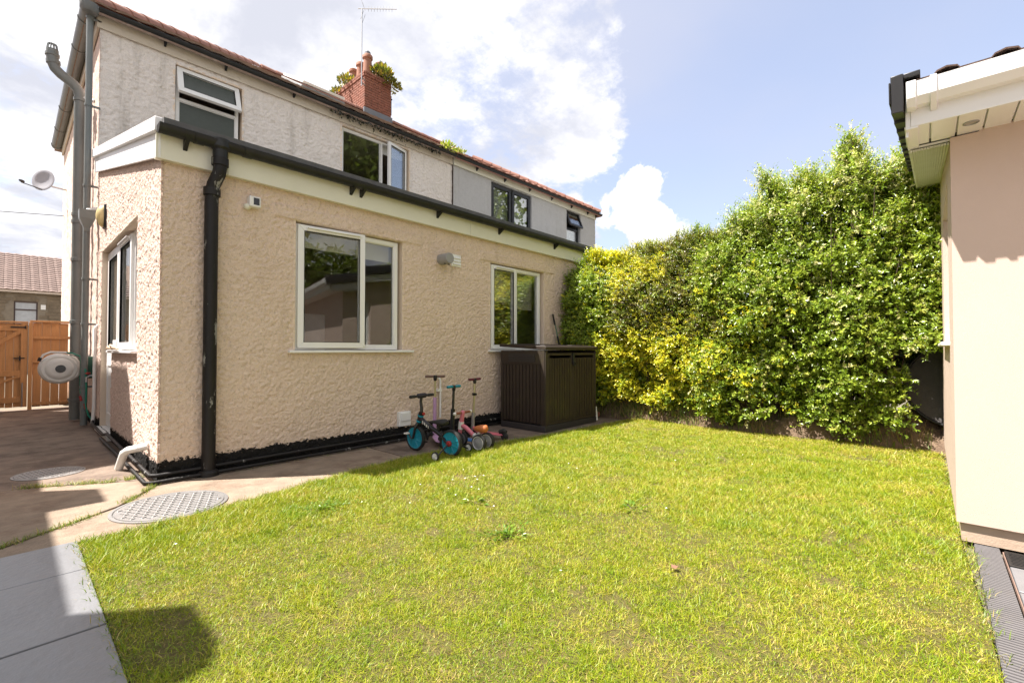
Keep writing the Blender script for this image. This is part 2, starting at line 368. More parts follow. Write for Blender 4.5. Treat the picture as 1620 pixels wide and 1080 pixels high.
CONCRETE = mat('old_concrete', (0.205, 0.155, 0.118), 0.9, 0.30, 5, 0.010, 38, dirt=0.75, dcol=(0.082, 0.056, 0.043), ds=2.2, vdet=12, dedge=(.44, .66))
CONCRETE_PALE = mat('worn_concrete', (0.275, 0.210, 0.152), 0.9, 0.24, 7, 0.008, 55, dirt=0.65, dcol=(0.15, 0.092, 0.06), ds=3, vdet=12, dedge=(.46, .70))
SLATE = mat('grey_paving_slab', (0.180, 0.183, 0.190), 0.34, 0.10, 3.0, 0.004, 16, spec=0.6, dirt=0.35, dcol=(0.14, 0.143, 0.155), ds=3.5, vdet=10)
SOIL = mat('soil', (0.17, 0.115, 0.075), 0.95, 0.2, 8, 0.02, 40, dirt=0.5, dcol=(0.30, 0.24, 0.14), ds=10)
TURF = mat('thatch_and_soil', (0.14, 0.125, 0.025), 0.95, 0.38, 38, 0.02, 120, dirt=0.75, dcol=(0.21, 0.135, 0.07), ds=5.5, vdet=12)
BRICK = mat('red_brick', (0.25, 0.10, 0.065), 0.9, 0.24, 9, 0.006, 70, dirt=0.7, dcol=(0.13, 0.075, 0.055), ds=4)
MORTAR = mat('mortar', (0.26, 0.17, 0.13), 0.95, 0.1, 20, 0.003, 90)
TERRA = mat('terracotta_pot', (0.32, 0.145, 0.09), 0.8, 0.15, 8, dirt=0.4, dcol=(0.28, 0.20, 0.14), ds=6)
ALU = mat('dull_aluminium', (0.42, 0.42, 0.42), 0.4, 0.1, 8, metal=0.8)
GALV = mat('galvanised_steel', (0.30, 0.29, 0.28), 0.50, 0.10, 6, 0.001, 60, metal=0.55, dirt=0.35, dcol=(0.30, 0.25, 0.20), ds=5)
LEAF = leaf_mat('leaf', 0.30, 0.32, 0.6)
GRASSM = leaf_mat('grass_blade', 0.45, 0.26, 0.4)
BARK = mat('bark', (0.13, 0.09, 0.06), 0.9, 0.2, 20, 0.006, 60)

XC, YE, YH = 0.856, 4.759, 9.0      # corner of the extension, its rear wall, the rear wall of the house behind it
ESL = 0.232                         # slope of the extension roof
rear = lambda Y: (lambda u, w, v: (u, Y - w, v))
side = lambda X: (lambda u, w, v: (X - w, u, v))

# ------------------------------------------------------------------ ground
def structure(o): o['kind'] = 'structure'; return o
structure(obj('ground', MB().add([(-300, -300, -.04), (300, -300, -.04), (300, 300, -.04), (-300, 300, -.04)], [(0, 1, 2, 3)]), mat('far_ground', (0.16, 0.14, 0.10), 0.95, 0.2, 0.6), smooth=0))

def wobbly_sheet(name, poly, material, z=0.0, parent=None, sub=0.06, amp=0.004, thick=0.05):
    """an upright-sided slab with a slightly uneven top"""
    bm = bmesh.new(); vs = [bm.verts.new((p[0], p[1], z)) for p in poly]; f = bm.faces.new(vs)
    if f.normal.z < 0: bmesh.ops.reverse_faces(bm, faces=[f])
    bb = bmesh.ops.extrude_face_region(bm, geom=[f]); top = [v for v in bb['geom'] if isinstance(v, bmesh.types.BMVert)]
    for v in bm.verts:
        if v not in top: v.co.z = z - thick
    bmesh.ops.recalc_face_normals(bm, faces=bm.faces)
    me = bpy.data.meshes.new(name); bm.to_mesh(me); bm.free()
    o = finish(me, name, material, parent); WLOC[o.name] = Vector((0, 0, 0))
    if parent is not None: o.parent = parent; o.location = -wloc(parent)
    bv = o.modifiers.new('bevel', 'BEVEL'); bv.width = 0.006; bv.segments = 2; bv.limit_method = 'ANGLE'
    return o

# concrete path: bays cast one against the other, open joints between them
path = bpy.data.objects.new('path', None); C.objects.link(path); path['kind'] = 'structure'; WLOC['path'] = Vector((0, 0, 0))
bays = [
    ([(-1.45, 5.46), (0.10, 5.335), (0.62, 5.02), (0.845, 4.90), (0.845, 12.4), (-1.45, 12.4)], CONCRETE, 0.000),
    ([(-1.45, 3.95), (-0.02, 3.83), (0.54, 4.245), (0.84, 4.70), (0.845, 4.88), (0.61, 5.0), (0.09, 5.32), (-1.45, 5.44)], CONCRETE_PALE, 0.002),
    ([(-1.45, 3.63), (0.29, 3.63), (0.62, 3.60), (1.00, 3.64), (1.7, 3.80), (2.4, 3.90), (2.75, 4.02), (2.75, 4.75), (0.86, 4.70), (0.56, 4.235), (-0.01, 3.815), (-1.45, 3.93)], CONCRETE_PALE, -0.002),
    ([(2.762, 4.02), (3.15, 3.92), (3.9, 3.80), (4.64, 3.62), (6.5, 3.50), (6.5, 4.76), (2.762, 4.76)], CONCRETE, 0.000),
]
for poly, m, z in bays: wobbly_sheet('concrete_bay', poly, m, z, path)
# paved terrace: grey slabs with a mortar joint
patio = bpy.data.objects.new('patio', None); C.objects.link(patio); patio['kind'] = 'structure'; WLOC['patio'] = Vector((0, 0, 0))
rows = [3.62, 3.125, 2.44, 1.76, 1.08, 0.40, -0.28, -0.96, -1.64]
for i in range(len(rows) - 1):
    xs = [0.283, -0.62, -1.45] if i % 2 == 0 else [0.283, -0.35, -1.45]
    for j in range(len(xs) - 1):
        o = obj('paving_slab', MB().box(xs[j + 1] + .004, xs[j] - .004, rows[i + 1] + .005, rows[i] - .005, -0.03, 0.010 + 0.002 * ((i * 3 + j) % 2)), SLATE, patio, bevel=0.003)
obj('joint_bed', MB().box(-1.45, 0.28, -1.64, 3.62, -0.035, 0.002), MORTAR, patio)

# lawn: thatch and soil below, blades above
LAWN = [(0.285, -0.15), (2.25, -0.17), (3.68, -0.12), (6.9, -0.08), (6.75, 1.0), (6.72, 2.5), (6.75, 3.4), (6.5, 3.50), (4.64, 3.60), (3.9, 3.74), (3.15, 3.88), (2.4, 3.88), (1.7, 3.78), (1.0, 3.62), (0.62, 3.58), (0.285, 3.56)]
obj('lawn', MB().add([(x, y, 0.006) for x, y in LAWN], [tuple(range(len(LAWN)))]), TURF, smooth=0)['kind'] = 'structure'
def in_poly(px, py, poly):
    ins = np.zeros(len(px), bool); j = len(poly) - 1
    for i in range(len(poly)):
        xi, yi = poly[i]; xj, yj = poly[j]
        c = ((yi > py) != (yj > py)) & (px < (xj - xi) * (py - yi) / (yj - yi + 1e-12) + xi); ins ^= c; j = i
    return ins
def fbm2(x, y, sc, seed, oct=3):
    """cheap smooth noise on points, about -1..1"""
    r = np.random.default_rng(seed); o = np.zeros(len(x)); a = 1.0; tot = 0
    for k in range(oct):
        T = r.standard_normal((64, 64)); u = (x * sc * 2 ** k + 11.3 * k) % 64; v = (y * sc * 2 ** k + 5.7 * k) % 64
        i = np.floor(u).astype(int); j = np.floor(v).astype(int); fu = u - i; fv = v - j; fu = fu * fu * (3 - 2 * fu); fv = fv * fv * (3 - 2 * fv)
        g = lambda a_, b_: T[a_ % 64, b_ % 64]
        o += a * ((g(i, j) * (1 - fu) + g(i + 1, j) * fu) * (1 - fv) + (g(i, j + 1) * (1 - fu) + g(i + 1, j + 1) * fu) * fv); tot += a * a; a *= 0.6
    return o / math.sqrt(tot)
def blades(px, py, z0, h, w, cols, lean=0.55, rng=RNG):
    N = len(px); az = rng.uniform(0, 2 * PI, N); ln = np.abs(rng.normal(lean, 0.25, N)) * h
    d = np.stack([np.cos(az), np.sin(az)], 1); fa = az + rng.normal(PI / 2, 0.9, N); s = np.stack([np.cos(fa), np.sin(fa)], 1) * (w / 2)[:, None]
    B = np.stack([px, py], 1); hz = np.sqrt(np.maximum(h * h - ln * ln, (0.25 * h) ** 2))
    M = B + d * (ln * 0.35)[:, None]; T = B + d * ln[:, None]
    P = lambda xy, z: np.c_[xy, z]
    zz = np.full(N, z0) if np.isscalar(z0) else z0
    V = np.stack([P(B - s, zz), P(B + s, zz), P(M + s * .8, zz + hz * .62), P(M - s * .8, zz + hz * .62), P(T, zz + hz)], 1).reshape(-1, 3)
    i = np.arange(N)[:, None] * 5
    F = np.concatenate([i + [[0, 1, 2]], i + [[0, 2, 3]], i + [[3, 2, 4]]], 0)
    return V, F, np.repeat(cols, 5, 0)
def slivers(px, py, z0, h, w, cols, lean):
    """one-triangle blades for the far lawn"""
    N = len(px); az = RNG.uniform(0, 2 * PI, N); ln = np.clip(np.abs(RNG.normal(lean, .3, N)), 0, 1.6) * h; fa = az + RNG.normal(PI / 2, .9, N)
    B = np.stack([px, py], 1); sd = np.stack([np.cos(fa), np.sin(fa)], 1) * (w / 2)[:, None]; T = B + np.stack([np.cos(az), np.sin(az)], 1) * ln[:, None]
    z = np.full(N, z0); V = np.stack([np.c_[B - sd, z], np.c_[B + sd, z], np.c_[T, z + h * .85]], 1).reshape(-1, 3)
    return V, np.arange(N * 3).reshape(N, 3), np.repeat(cols, 3, 0)
def build_grass():
    n = 1400000
    x = RNG.uniform(0.26, 6.9, n); y = RNG.uniform(-0.17, 3.93, n)
    k = in_poly(x + RNG.normal(0, .012, n), y + RNG.normal(0, .02, n), LAWN); x, y = x[k], y[k]
    dist = np.hypot(x, y)
    dens = np.clip(1.05 - 0.085 * dist, 0.42, 1) * np.clip(0.80 + 0.22 * fbm2(x, y, 1.9, 3) + 0.26 * fbm2(x, y, 8, 4), 0.10, 1.0)
    thin = fbm2(x, y, 3.4, 9) * 0.6 + fbm2(x, y, 11, 10) * 0.75
    dens *= np.where(thin > 1.25, 0.20, 1.0)
    k = RNG.random(len(x)) < dens; x, y, dist = x[k], y[k], dist[k]
    N = len(x); dry = np.clip((x - 5.4) / 1.3, 0, 1) * 0.7
    g = fbm2(x, y, 0.9, 21) * 0.12 + fbm2(x, y, 4.5, 22) * 0.26 + fbm2(x, y, 16, 23) * .30 + RNG.normal(0, .72, N) - dry + .22
    green = np.array([0.150, 0.250, 0.006]); lime = np.array([0.34, 0.375, 0.010]); straw = np.array([0.52, 0.40, 0.11])
    t = np.clip((g + 1.35) / 2.7, 0, 1)[:, None]
    col = np.where(t < 0.40, straw + (lime - straw) * (t / .40), lime + (green - lime) * ((t - .40) / .60)) * RNG.uniform(0.75, 1.2, (N, 1))
    h = np.clip(RNG.gamma(5, 0.0040, N) * (1 + 0.3 * fbm2(x, y, 3.5, 31)), 0.008, 0.06)
    h = np.where((y > 3.25) | (x < 0.40), h * 1.25, h)
    near = dist < 3.1
    a = near & (h > .016); c = ~a
    w = RNG.uniform(0.0014, 0.0027, N) * (0.72 + 0.20 * dist)
    V1, F1, C1 = blades(x[a], y[a], 0.005, h[a], w[a], col[a], lean=.92)
    V2, F2, C2 = slivers(x[c], y[c], 0.005, h[c], w[c] * 1.35, col[c], .92)
    # clippings and dead thatch lying flat between the blades
    m = 110000; tx = RNG.uniform(.28, 5.2, m); ty = RNG.uniform(-.15, 3.6, m); kk = in_poly(tx, ty, LAWN) & (RNG.random(m) < np.clip(1.25 - .22 * np.hypot(tx, ty), .15, 1)); tx, ty = tx[kk], ty[kk]; m = len(tx)
    tc_ = np.array([[.46, .36, .12], [.30, .20, .08], [.17, .11, .05], [.24, .28, .03], [.10, .065, .035]])[RNG.integers(0, 5, m)] * RNG.uniform(.8, 1.2, (m, 1))
    V3, F3, C3 = slivers(tx, ty, 0.006, np.clip(RNG.gamma(3, .002, m), .002, .014), RNG.uniform(.002, .004, m), tc_, .0)
    az = RNG.uniform(0, 2 * PI, m); ll = RNG.uniform(.012, .035, m); V3[2::3, 0] += np.cos(az) * ll; V3[2::3, 1] += np.sin(az) * ll
    o = bare('lawn_grass', np.concatenate([V1, V2, V3]), np.concatenate([F1, F2 + len(V1), F3 + len(V1) + len(V2)]), GRASSM, None, np.concatenate([C1, C2, C3]), kind='stuff'); o['label'] = 'short yellow green lawn grass with dry straw patches'; o['category'] = 'grass'
build_grass()

# ------------------------------------------------------------------ the house
def hinge(M, uh, wh, ang):       # swing about a vertical hinge at (uh, wh)
    c, s = math.cos(ang), math.sin(ang)
    return lambda u, w, v: M(uh + (u - uh) * c - (w - wh) * s, wh + (u - uh) * s + (w - wh) * c, v)
def top_hinge(M, vh, wh, ang):   # swing out at the bottom
    c, s = math.cos(ang), math.sin(ang)
    return lambda u, w, v: M(u, wh + (vh - v) * s + (w - wh) * c, vh - (vh - v) * c + (w - wh) * s)
def window(parent, M, u0, u1, v0, v1, wf, lights, fm, mull=(), trans=(), fw=0.05, sill=None, label=None, name='window'):
    """outer frame as the part; sashes, panes, sill, blind and vent under it. wf: outward position of the frame face"""
    mb = MB(M).ring(u0, u1, v0, v1, fw, wf - .06, wf)
    for (a, b, c) in mull: mb.box(a - fw * .5, a + fw * .5, wf - .058, wf - .002, b, c)
    for (a, b, c) in trans: mb.box(b, c, wf - .058, wf - .002, a - fw * .5, a + fw * .5)
    fr = obj(name, mb, fm, parent, bevel=0.004, label=label)
    for l in lights:
        a, b, c, d = l['r']; MM = M
        if l.get('ang'):
            MM = top_hinge(M, d, wf, l['ang']) if l.get('top') else hinge(M, a if l.get('left', True) else b, wf, l['ang'] if l.get('left', True) else -l['ang'])
        gl = l.get('glass', GLASS)
        if l.get('sash'):
            s = obj('sash', MB(MM).ring(a, b, c, d, l.get('sw', .062), wf - .03, wf + .028), fm, fr, bevel=0.005)
            e = l.get('sw', .062); obj('pane', MB(MM).box(a + e - .008, b - e + .008, wf - .006, wf + .002, c + e - .008, d - e + .008), gl, fr, smooth=0)
            obj('glazing_bead', MB(MM).ring(a + e - .006, b - e + .006, c + e - .006, d - e + .006, .006, wf + .004, wf + .0295), BLACK, fr)
        else:
            e = 0.0; obj('pane', MB(MM).box(a - .004, b + .004, wf - .036, wf - .028, c - .004, d + .004), gl, fr, smooth=0)
            obj('glazing_bead', MB(MM).ring(a - .001, b + .001, c - .001, d + .001, .009, wf - .030, wf - .012), fm, fr)
        if l.get('vent'):
            vu0, vu1 = a + .08, b - .06
            vb = MB(MM).box(vu0, vu1, wf + .026, wf + .040, d - .058, d - .022); vb.box(vu0 + .01, vu1 - .01, wf + .038, wf + .062, d - .036, d - .024)
            obj('trickle_vent', vb, fm, fr, bevel=0.003)
        if l.get('blind'):
            bz, bm_ = l['blind']; obj('blind', MB(M).box(a - .02, b + .02, wf - .16, wf - .155, bz, d + .03), bm_, fr)
            obj('blind_bar', MB(M).box(a - .02, b + .02, wf - .168, wf - .15, bz - .025, bz), bm_, fr, bevel=.003)
    if sill:
        a, b, z, out = sill; obj('sill', MB(M).box(a, b, -.10, out, z - .028, z), fm, fr, bevel=0.006)
    return fr

house = thing('house', 'cream roughcast house with a lean-to rear extension, black gutters and red brick chimney', 'house', (4.2, 9.0, 0))
# extension walls
E1 = (1.955, 3.235, 1.085, 2.415); E2 = (4.755, 6.02, 1.085, 2.385)
def lint(UU, VV):
    b = np.zeros_like(UU)
    for (a, c, z) in ((1.735 - XC, 3.50 - XC, 2.425), (4.53 - XC, 6.28 - XC, 2.395)):
        b += 0.016 * ((UU > a) & (UU < c) & (VV > z) & (VV < z + 0.12))
    return b
sh = lambda q: (q[0] - XC, q[1] - XC, q[2], q[3])
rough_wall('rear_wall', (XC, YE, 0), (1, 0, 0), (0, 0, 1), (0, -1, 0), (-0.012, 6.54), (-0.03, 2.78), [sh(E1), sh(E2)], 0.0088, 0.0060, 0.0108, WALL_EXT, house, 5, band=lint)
DOOR = (5.85, 8.45)
rough_wall('side_wall', (XC, YE, 0), (0, 1, 0), (0, 0, 1), (-1, 0, 0), (-0.012, 4.25), (-0.03, 4.05),
           [(DOOR[0] - YE, 7.46 - YE, 1.075, 2.45), (7.46 - YE, DOOR[1] - YE, 0.06, 2.45), (5.485 - YE, 5.555 - YE, 2.42, 2.60)], 0.0092, 0.0056, 0.0118, WALL_SIDE, house, 8, clip=lambda U: 2.74 + ESL * np.maximum(U, 0))
obj('vent_slot', MB().box(XC - .004, XC + .045, 5.475, 5.565, 2.41, 2.61), RENDER, house)
# smooth render lining the openings
for (a, b, c, d) in (E1, E2):
    obj('reveal', MB(rear(YE)).ring(a - .02, b + .02, c - .02, d + .02, .021, -.14, .001), RENDER, house, bevel=.004)
rv = MB(side(XC)); rv.box(DOOR[0] - .02, DOOR[0] + .003, -.16, .0, .06, 2.47); rv.box(DOOR[1] - .003, DOOR[1] + .02, -.16, .0, .0, 2.47); rv.box(DOOR[0] + .003, DOOR[1] - .003, -.16, .002, 2.445, 2.47)
obj('reveal', rv, RENDER, house, bevel=.004)
wl = lambda r, **k: dict(r=r, **k)
window(house, rear(YE), 1.97, 3.19, 1.10, 2.40, -.035, [
    wl((1.985, 2.70, 1.118, 2.39), sash=True, ang=R(6.5), vent=True, sw=.066, blind=(2.22, BLIND)),
    wl((2.745, 3.14, 1.15, 2.35), blind=(2.20, BLIND))], PVC, mull=[(2.72, 1.15, 2.35)], sill=(1.885, 3.375, 1.095, .055), label='wide two-light kitchen window with its left sash ajar')
window(house, rear(YE), 4.77, 5.96, 1.10, 2.37, -.035, [
    wl((4.785, 5.335, 1.118, 2.36), sash=True, vent=True, sw=.062, blind=(1.86, BLIND)),
    wl((5.385, 5.91, 1.15, 2.32), blind=(1.78, BLIND))], PVC, mull=[(5.36, 1.15, 2.32)], sill=(4.70, 6.06, 1.095, .055), label='window partly hidden by the storage box')
swin = window(house, side(XC), 5.86, 7.46, 1.10, 2.445, -.085, [
    wl((5.91, 6.58, 1.15, 2.395)), wl((6.62, 7.43, 1.12, 2.415), sash=True, sw=.075, vent=True, blind=(1.72, BLIND))], PVC_SHINE, mull=[(6.60, 1.15, 2.395)], sill=(5.80, 7.50, 1.09, .05), label='side window beside the door')
door = window(house, side(XC), 7.46, 8.43, 0.06, 2.445, -.085, [wl((7.49, 8.40, 1.02, 2.42), sash=True, sw=.11, blind=(1.10, BLIND))], PVC_SHINE, name='door', label='white glazed side door')  # blind added behind the glass so the pane looks pale grey
obj('door_panel', MB(side(XC)).box(7.49, 8.40, -.135, -.058, .075, 1.02).ring(7.60, 8.29, .22, .92, .04, -.058, -.046), PVC_SHINE, door, bevel=.006)
obj('handle', MB(side(XC)).box(7.53, 7.56, -.06, -.02, 1.02, 1.22).box(7.53, 7.66, -.02, -.005, 1.12, 1.14), PVC_SHINE, door, bevel=.004)
obj('threshold', MB(side(XC)).box(7.30, 8.48, -.12, .05, .0, .055), PVC, door, bevel=.008)
# fascia, bargeboard, gutter of the extension
for a, b in ((.795, 1.318), (1.322, 4.30), (4.304, 7.36)):
    obj('fascia_board', MB().box(a, b, 4.692, 4.712, 2.685, 2.925), CREAM, house, bevel=.003)
obj('soffit', MB().box(.80, 7.36, 4.712, 4.775, 2.69, 2.70), CREAM, house)
vz = lambda y: 2.975 + ESL * (y - 4.69)
def slope_board(x0, x1, y0, y1, lo, hi): return MB().prism([(x0, y0, vz(y0) + lo), (x0, y1, vz(y1) + lo), (x0, y1, vz(y1) + hi), (x0, y0, vz(y0) + hi)], (x1 - x0, 0, 0))
obj('bargeboard', slope_board(.812, .830, 4.69, 8.99, -.285, -.075), PVC_SHINE, house, bevel=.004)
obj('verge_trim', slope_board(.780, .845, 4.66, 8.99, -.075, .045), PVC_SHINE, house, bevel=.006)
obj('extension_roof', MB().prism([(.83, 4.60, 2.955), (.83, 8.99, 2.955 + ESL * 4.39), (.83, 8.99, 3.01 + ESL * 4.39), (.83, 4.60, 3.00)], (6.55, 0, 0)), FELT, house)
def gutter(name, x0, x1, y, z, r, m, parent, n=12, lip=.008, along='x'):
    pr = [(math.cos(PI + PI * i / n) * r, math.sin(PI + PI * i / n) * r) for i in range(n + 1)]
    pr += [(math.cos(PI * 2 - PI * i / n) * (r - lip), math.sin(PI * 2 - PI * i / n) * (r - lip)) for i in range(n + 1)]
    if along == 'x': mb = MB().prism([(x0, y + a, z + b) for a, b in pr], (x1 - x0, 0, 0))
    else: mb = MB().prism([(y + a, x0, z + b) for a, b in pr], (0, x1 - x0, 0))
    return obj(name, mb, m, parent, smooth=50)
g = gutter('gutter', .80, 7.40, 4.622, 2.935, .066, BLACK, house)
obj('stop_end', MB().prism([(.794, 4.622 + math.cos(PI + PI * i / 12) * .07, 2.937 + math.sin(PI + PI * i / 12) * .07) for i in range(13)], (.02, 0, 0)), BLACK, g)
for x in (1.08, 1.46):
    obj('union_clip', MB().prism([(x - .035, 4.622 + math.cos(PI + PI * i / 12) * .072, 2.935 + math.sin(PI + PI * i / 12) * .072) for i in range(13)], (.07, 0, 0)), BLACK, g)
obj('outlet', MB().lathe((1.24, 4.622, 2.76), (0, 0, 1), [(.058, 0), (.058, .10), (.076, .12), (.076, .19)]), BLACK, g)
for x in (.98, 2.50, 2.62, 3.70, 4.85, 6.20, 7.10):
    obj('bracket', MB().prism([(x, 4.69, 2.80), (x, 4.69, 2.93), (x, 4.565, 2.90), (x, 4.60, 2.86)], (.03, 0, 0)), BLACK, g)
dp = obj('downpipe', MB().tube([(1.24, 4.622, 2.83), (1.24, 4.622, 2.70), (1.235, 4.632, 2.655), (1.205, 4.675, 2.56), (1.198, 4.690, 2.50), (1.195, 4.692, 2.40), (1.195, 4.692, 0.02)], .054, 16), WORN_BLACK, house, smooth=50)
for z in (2.72, 2.46): obj('collar', MB().lathe((1.24 if z > 2.6 else 1.197, 4.622 if z > 2.6 else 4.69, z), (0, 0, 1), [(.054, 0), (.066, .003), (.066, .07), (.054, .073)], 18), WORN_BLACK, dp)
obj('shoe', MB().lathe((1.195, 4.69, .0), (0, 0, 1), [(.085, 0), (.08, .03), (.06, .05)], 18), WORN_BLACK, dp)
for pts, r in (([(7.3, 4.715, .10), (4.0, 4.715, .085), (1.7, 4.712, .075), (.83, 4.71, .065), (.795, 4.745, .065), (.805, 6.2, .075), (.80, 7.25, .10), (.79, 7.5, .06), (.79, 8.55, .08), (.81, 8.70, .10)], .016),
               ([(5.2, 4.672, .03), (1.7, 4.668, .024), (.80, 4.660, .022), (.755, 4.70, .022), (.762, 6.0, .028), (.76, 7.4, .03)], .016)):
    obj('wall_pipe', MB().tube(pts, r, 8), WORN_BLACK, house, smooth=60)
obj('white_pipe', MB().tube([(.81, 8.72, .06), (.825, 8.76, .30), (.825, 8.76, 1.40), (.86, 8.76, 1.45)], .022, 10), PVC, house, smooth=60)
ww = obj('waste_pipe', MB().tube([(.86, 5.16, .245), (.80, 5.22, .225), (.735, 5.32, .20), (.712, 5.37, .17), (.700, 5.47, .06), (.695, 5.50, .015)], .033, 12), PVC, house, smooth=50)
obj('pipe_clip', MB().lathe((.80, 5.22, .225), (-.5, .78, -.2), [(.028, -.012), (.034, -.012), (.034, .012), (.028, .012)], 14), PVC, ww)
# small fittings on the rear wall
fl = obj('flue', MB().lathe((3.83, YE - .19, 2.285), (0, 1, 0), [(.066, 0), (.071, .01), (.071, .21)], 22), mat('flue_grey', (0.30, 0.29, 0.28), 0.45, 0.1, 8), house, smooth=40)
obj('flue_mouth', MB().lathe((3.895, YE - .07, 2.25), (1, -.6, -.3), [(.030, 0), (.034, .03), (.022, .031), (.022, .004)], 14), fl.data.materials[0], fl)
for x_ in (3.80, 3.86): obj('vent_hole', MB().cyl((x_, YE - .12, 2.212), (x_, YE - .12, 2.22), .012), BLACK, fl)
def louvre(name, x0, x1, z0, z1, n, m, lab=None):
    b = obj(name, MB(rear(YE)).box(x0, x1, -.02, .022, z0, z1), m, house, bevel=.004, label=lab)
    for i in range(n):
        z = z0 + .02 + (z1 - z0 - .04) * i / n; hh = (z1 - z0 - .04) / n
        obj('louvre_blade', MB(rear(YE)).add([(x0 + .02, .022, z + hh), (x1 - .015, .022, z + hh), (x1 - .015, .040, z + .008), (x0 + .02, .040, z + .008), (x0 + .02, .022, z + .004), (x1 - .015, .022, z + .004)], [(0, 1, 2, 3), (3, 2, 5, 4), (0, 3, 4), (1, 5, 2)]), m, b, smooth=0)
    return b
louvre('air_vent', 4.0, 4.165, 2.225, 2.39, 3, PVC)
ab = obj('air_brick_cover', MB(rear(YE)).box(3.165, 3.335, -.02, .05, .175, .35), PVC, house, bevel=.006)
obj('flap', MB(rear(YE)).box(3.19, 3.325, .05, .062, .24, .335), PVC, ab, bevel=.004)
wp = obj('overflow_pipe', MB().tube([(3.80, YE - .035, .22), (3.80, YE - .035, .70), (3.78, YE - .03, .74), (3.78, YE + .01, .745)], .013, 8), PVC, house)
obj('pipe_clip', MB(rear(YE)).box(3.745, 3.815, 0, .05, .56, .59), PVC, wp)
# rooms seen through the glass
room = MB(); 
def room_shell(x0, x1, y0, y1, z0, z1): return MB().add([(x0, y0, z0), (x1, y0, z0), (x1, y1, z0), (x0, y1, z0), (x0, y0, z1), (x1, y0, z1), (x1, y1, z1), (x0, y1, z1)], [(0, 1, 2, 3), (4, 7, 6, 5), (2, 3, 7, 6), (1, 2, 6, 5)])
obj('kitchen', room_shell(XC + .15, 7.30, YE + .13, 8.95, .05, 2.66), ROOM, house, smooth=0)
obj('worktop', MB().box(1.4, 6.6, 4.95, 5.5, .86, .90).box(1.4, 6.6, 5.0, 5.48, .06, .86), mat('worktop', (0.30, 0.26, 0.22), 0.5), house)
obj('fridge', MB().box(2.62, 3.15, 6.6, 7.2, .06, 1.62), mat('fridge_white', (0.7, 0.7, 0.7), 0.4), house, bevel=.02)
obj('bedroom', room_shell(XC + .12, 7.50, YH + .14, 12.0, 3.95, 5.80), ROOM, house, smooth=0)
# upper storey
W1 = (1.765, 2.745, 4.10, 5.74); W2 = (4.62, 6.29, 4.40, 5.79)
rough_wall('upper_rear_wall', (XC, YH, 0), (1, 0, 0), (0, 0, 1), (0, -1, 0), (-.01, 6.74), (3.8, 5.98), [(a - XC, b - XC, c, d) for a, b, c, d in (W1, W2)], 0.015, 0.0095, 0.022, WALL_UP, house, 15)
rough_wall('gable_side_wall', (XC, YH, 0), (0, 1, 0), (0, 0, 1), (-1, 0, 0), (-.01, 6.7), (-.03, 5.98), [], 0.03, 0.007, 0.045, WALL_SIDE, house, 16)
obj('far_walls', MB().box(XC, 7.58, 15.5, 15.7, 0, 5.98).box(7.45, 7.6, 9.1, 15.5, 0, 5.98).box(XC, 7.58, 9.16, 15.5, 5.90, 5.95), WALL_UP, house)
for (a, b, c, d) in (W1, W2): obj('reveal', MB(rear(YH)).ring(a - .03, b + .03, c - .03, d + .03, .032, -.2, .002), RENDER, house, bevel=.004)
window(house, rear(YH), 1.78, 2.70, 4.12, 5.72, -.05, [
    wl((1.83, 2.65, 4.17, 5.18), glass=DARK_GLASS),
    wl((1.785, 2.70, 5.235, 5.72), sash=True, top=True, ang=R(20), glass=DARK_GLASS, sw=.085)], PVC, trans=[(5.21, 1.83, 2.65)], label='obscured bathroom window with its top light open')
window(house, rear(YH), 4.63, 6.25, 4.42, 5.775, -.06, [
    wl((4.68, 5.555, 4.47, 5.725)), wl((5.64, 6.235, 4.44, 5.765), sash=True, left=False, ang=R(16), sw=.07, blind=(5.60, WHITE_BLIND))], PVC, mull=[(5.595, 4.47, 5.725)], label='bedroom window with its right sash open')
obj('frieze_board', MB().box(XC - .02, 7.585, 8.955, 8.985, 5.83, 6.03), FRIEZE, house, bevel=.004)
obj('frieze_board', MB().box(XC - .045, XC - .012, 8.955, 15.6, 5.83, 6.03), FRIEZE, house, bevel=.004)
obj('party_strip', MB().tube([(7.605, 8.975, 3.9), (7.605, 8.975, 5.83)], .013, 6), mat('rusty_strip', (0.07, 0.045, 0.03), 0.8), house)
gu = gutter('gutter', .70, 7.60, 8.875, 6.055, .072, BLACK, house)
for x in (1.6, 2.45, 3.6, 4.7, 5.8, 6.9): obj('bracket', MB().prism([(x, 8.95, 5.92), (x, 8.95, 6.03), (x, 8.81, 6.03), (x, 8.85, 5.98)], (.03, 0, 0)), BLACK, gu)
gs = gutter('gutter', 8.80, 15.65, .722, 6.055, .095, GREY_GUT, house, along='y', label='wide grey gutter along the side wall') if False else gutter('gutter', 8.80, 15.65, .722, 6.055, .095, GREY_GUT, house, along='y')
obj('corner_joint', MB().lathe((.722, 8.875, 5.93), (0, 0, 1), [(.02, 0), (.085, .01), (.11, .05), (.11, .13), (.10, .131)], 20), GREY_GUT, gs)
for y in (9.25, 10.2, 11.6, 13.0, 14.3, 15.5):
    obj('union_clip', MB().prism([(.722 + math.cos(PI + PI * i / 12) * .104, y, 6.055 + math.sin(PI + PI * i / 12) * .104) for i in range(13)], (0, .05, 0)), GREY_GUT, gs)
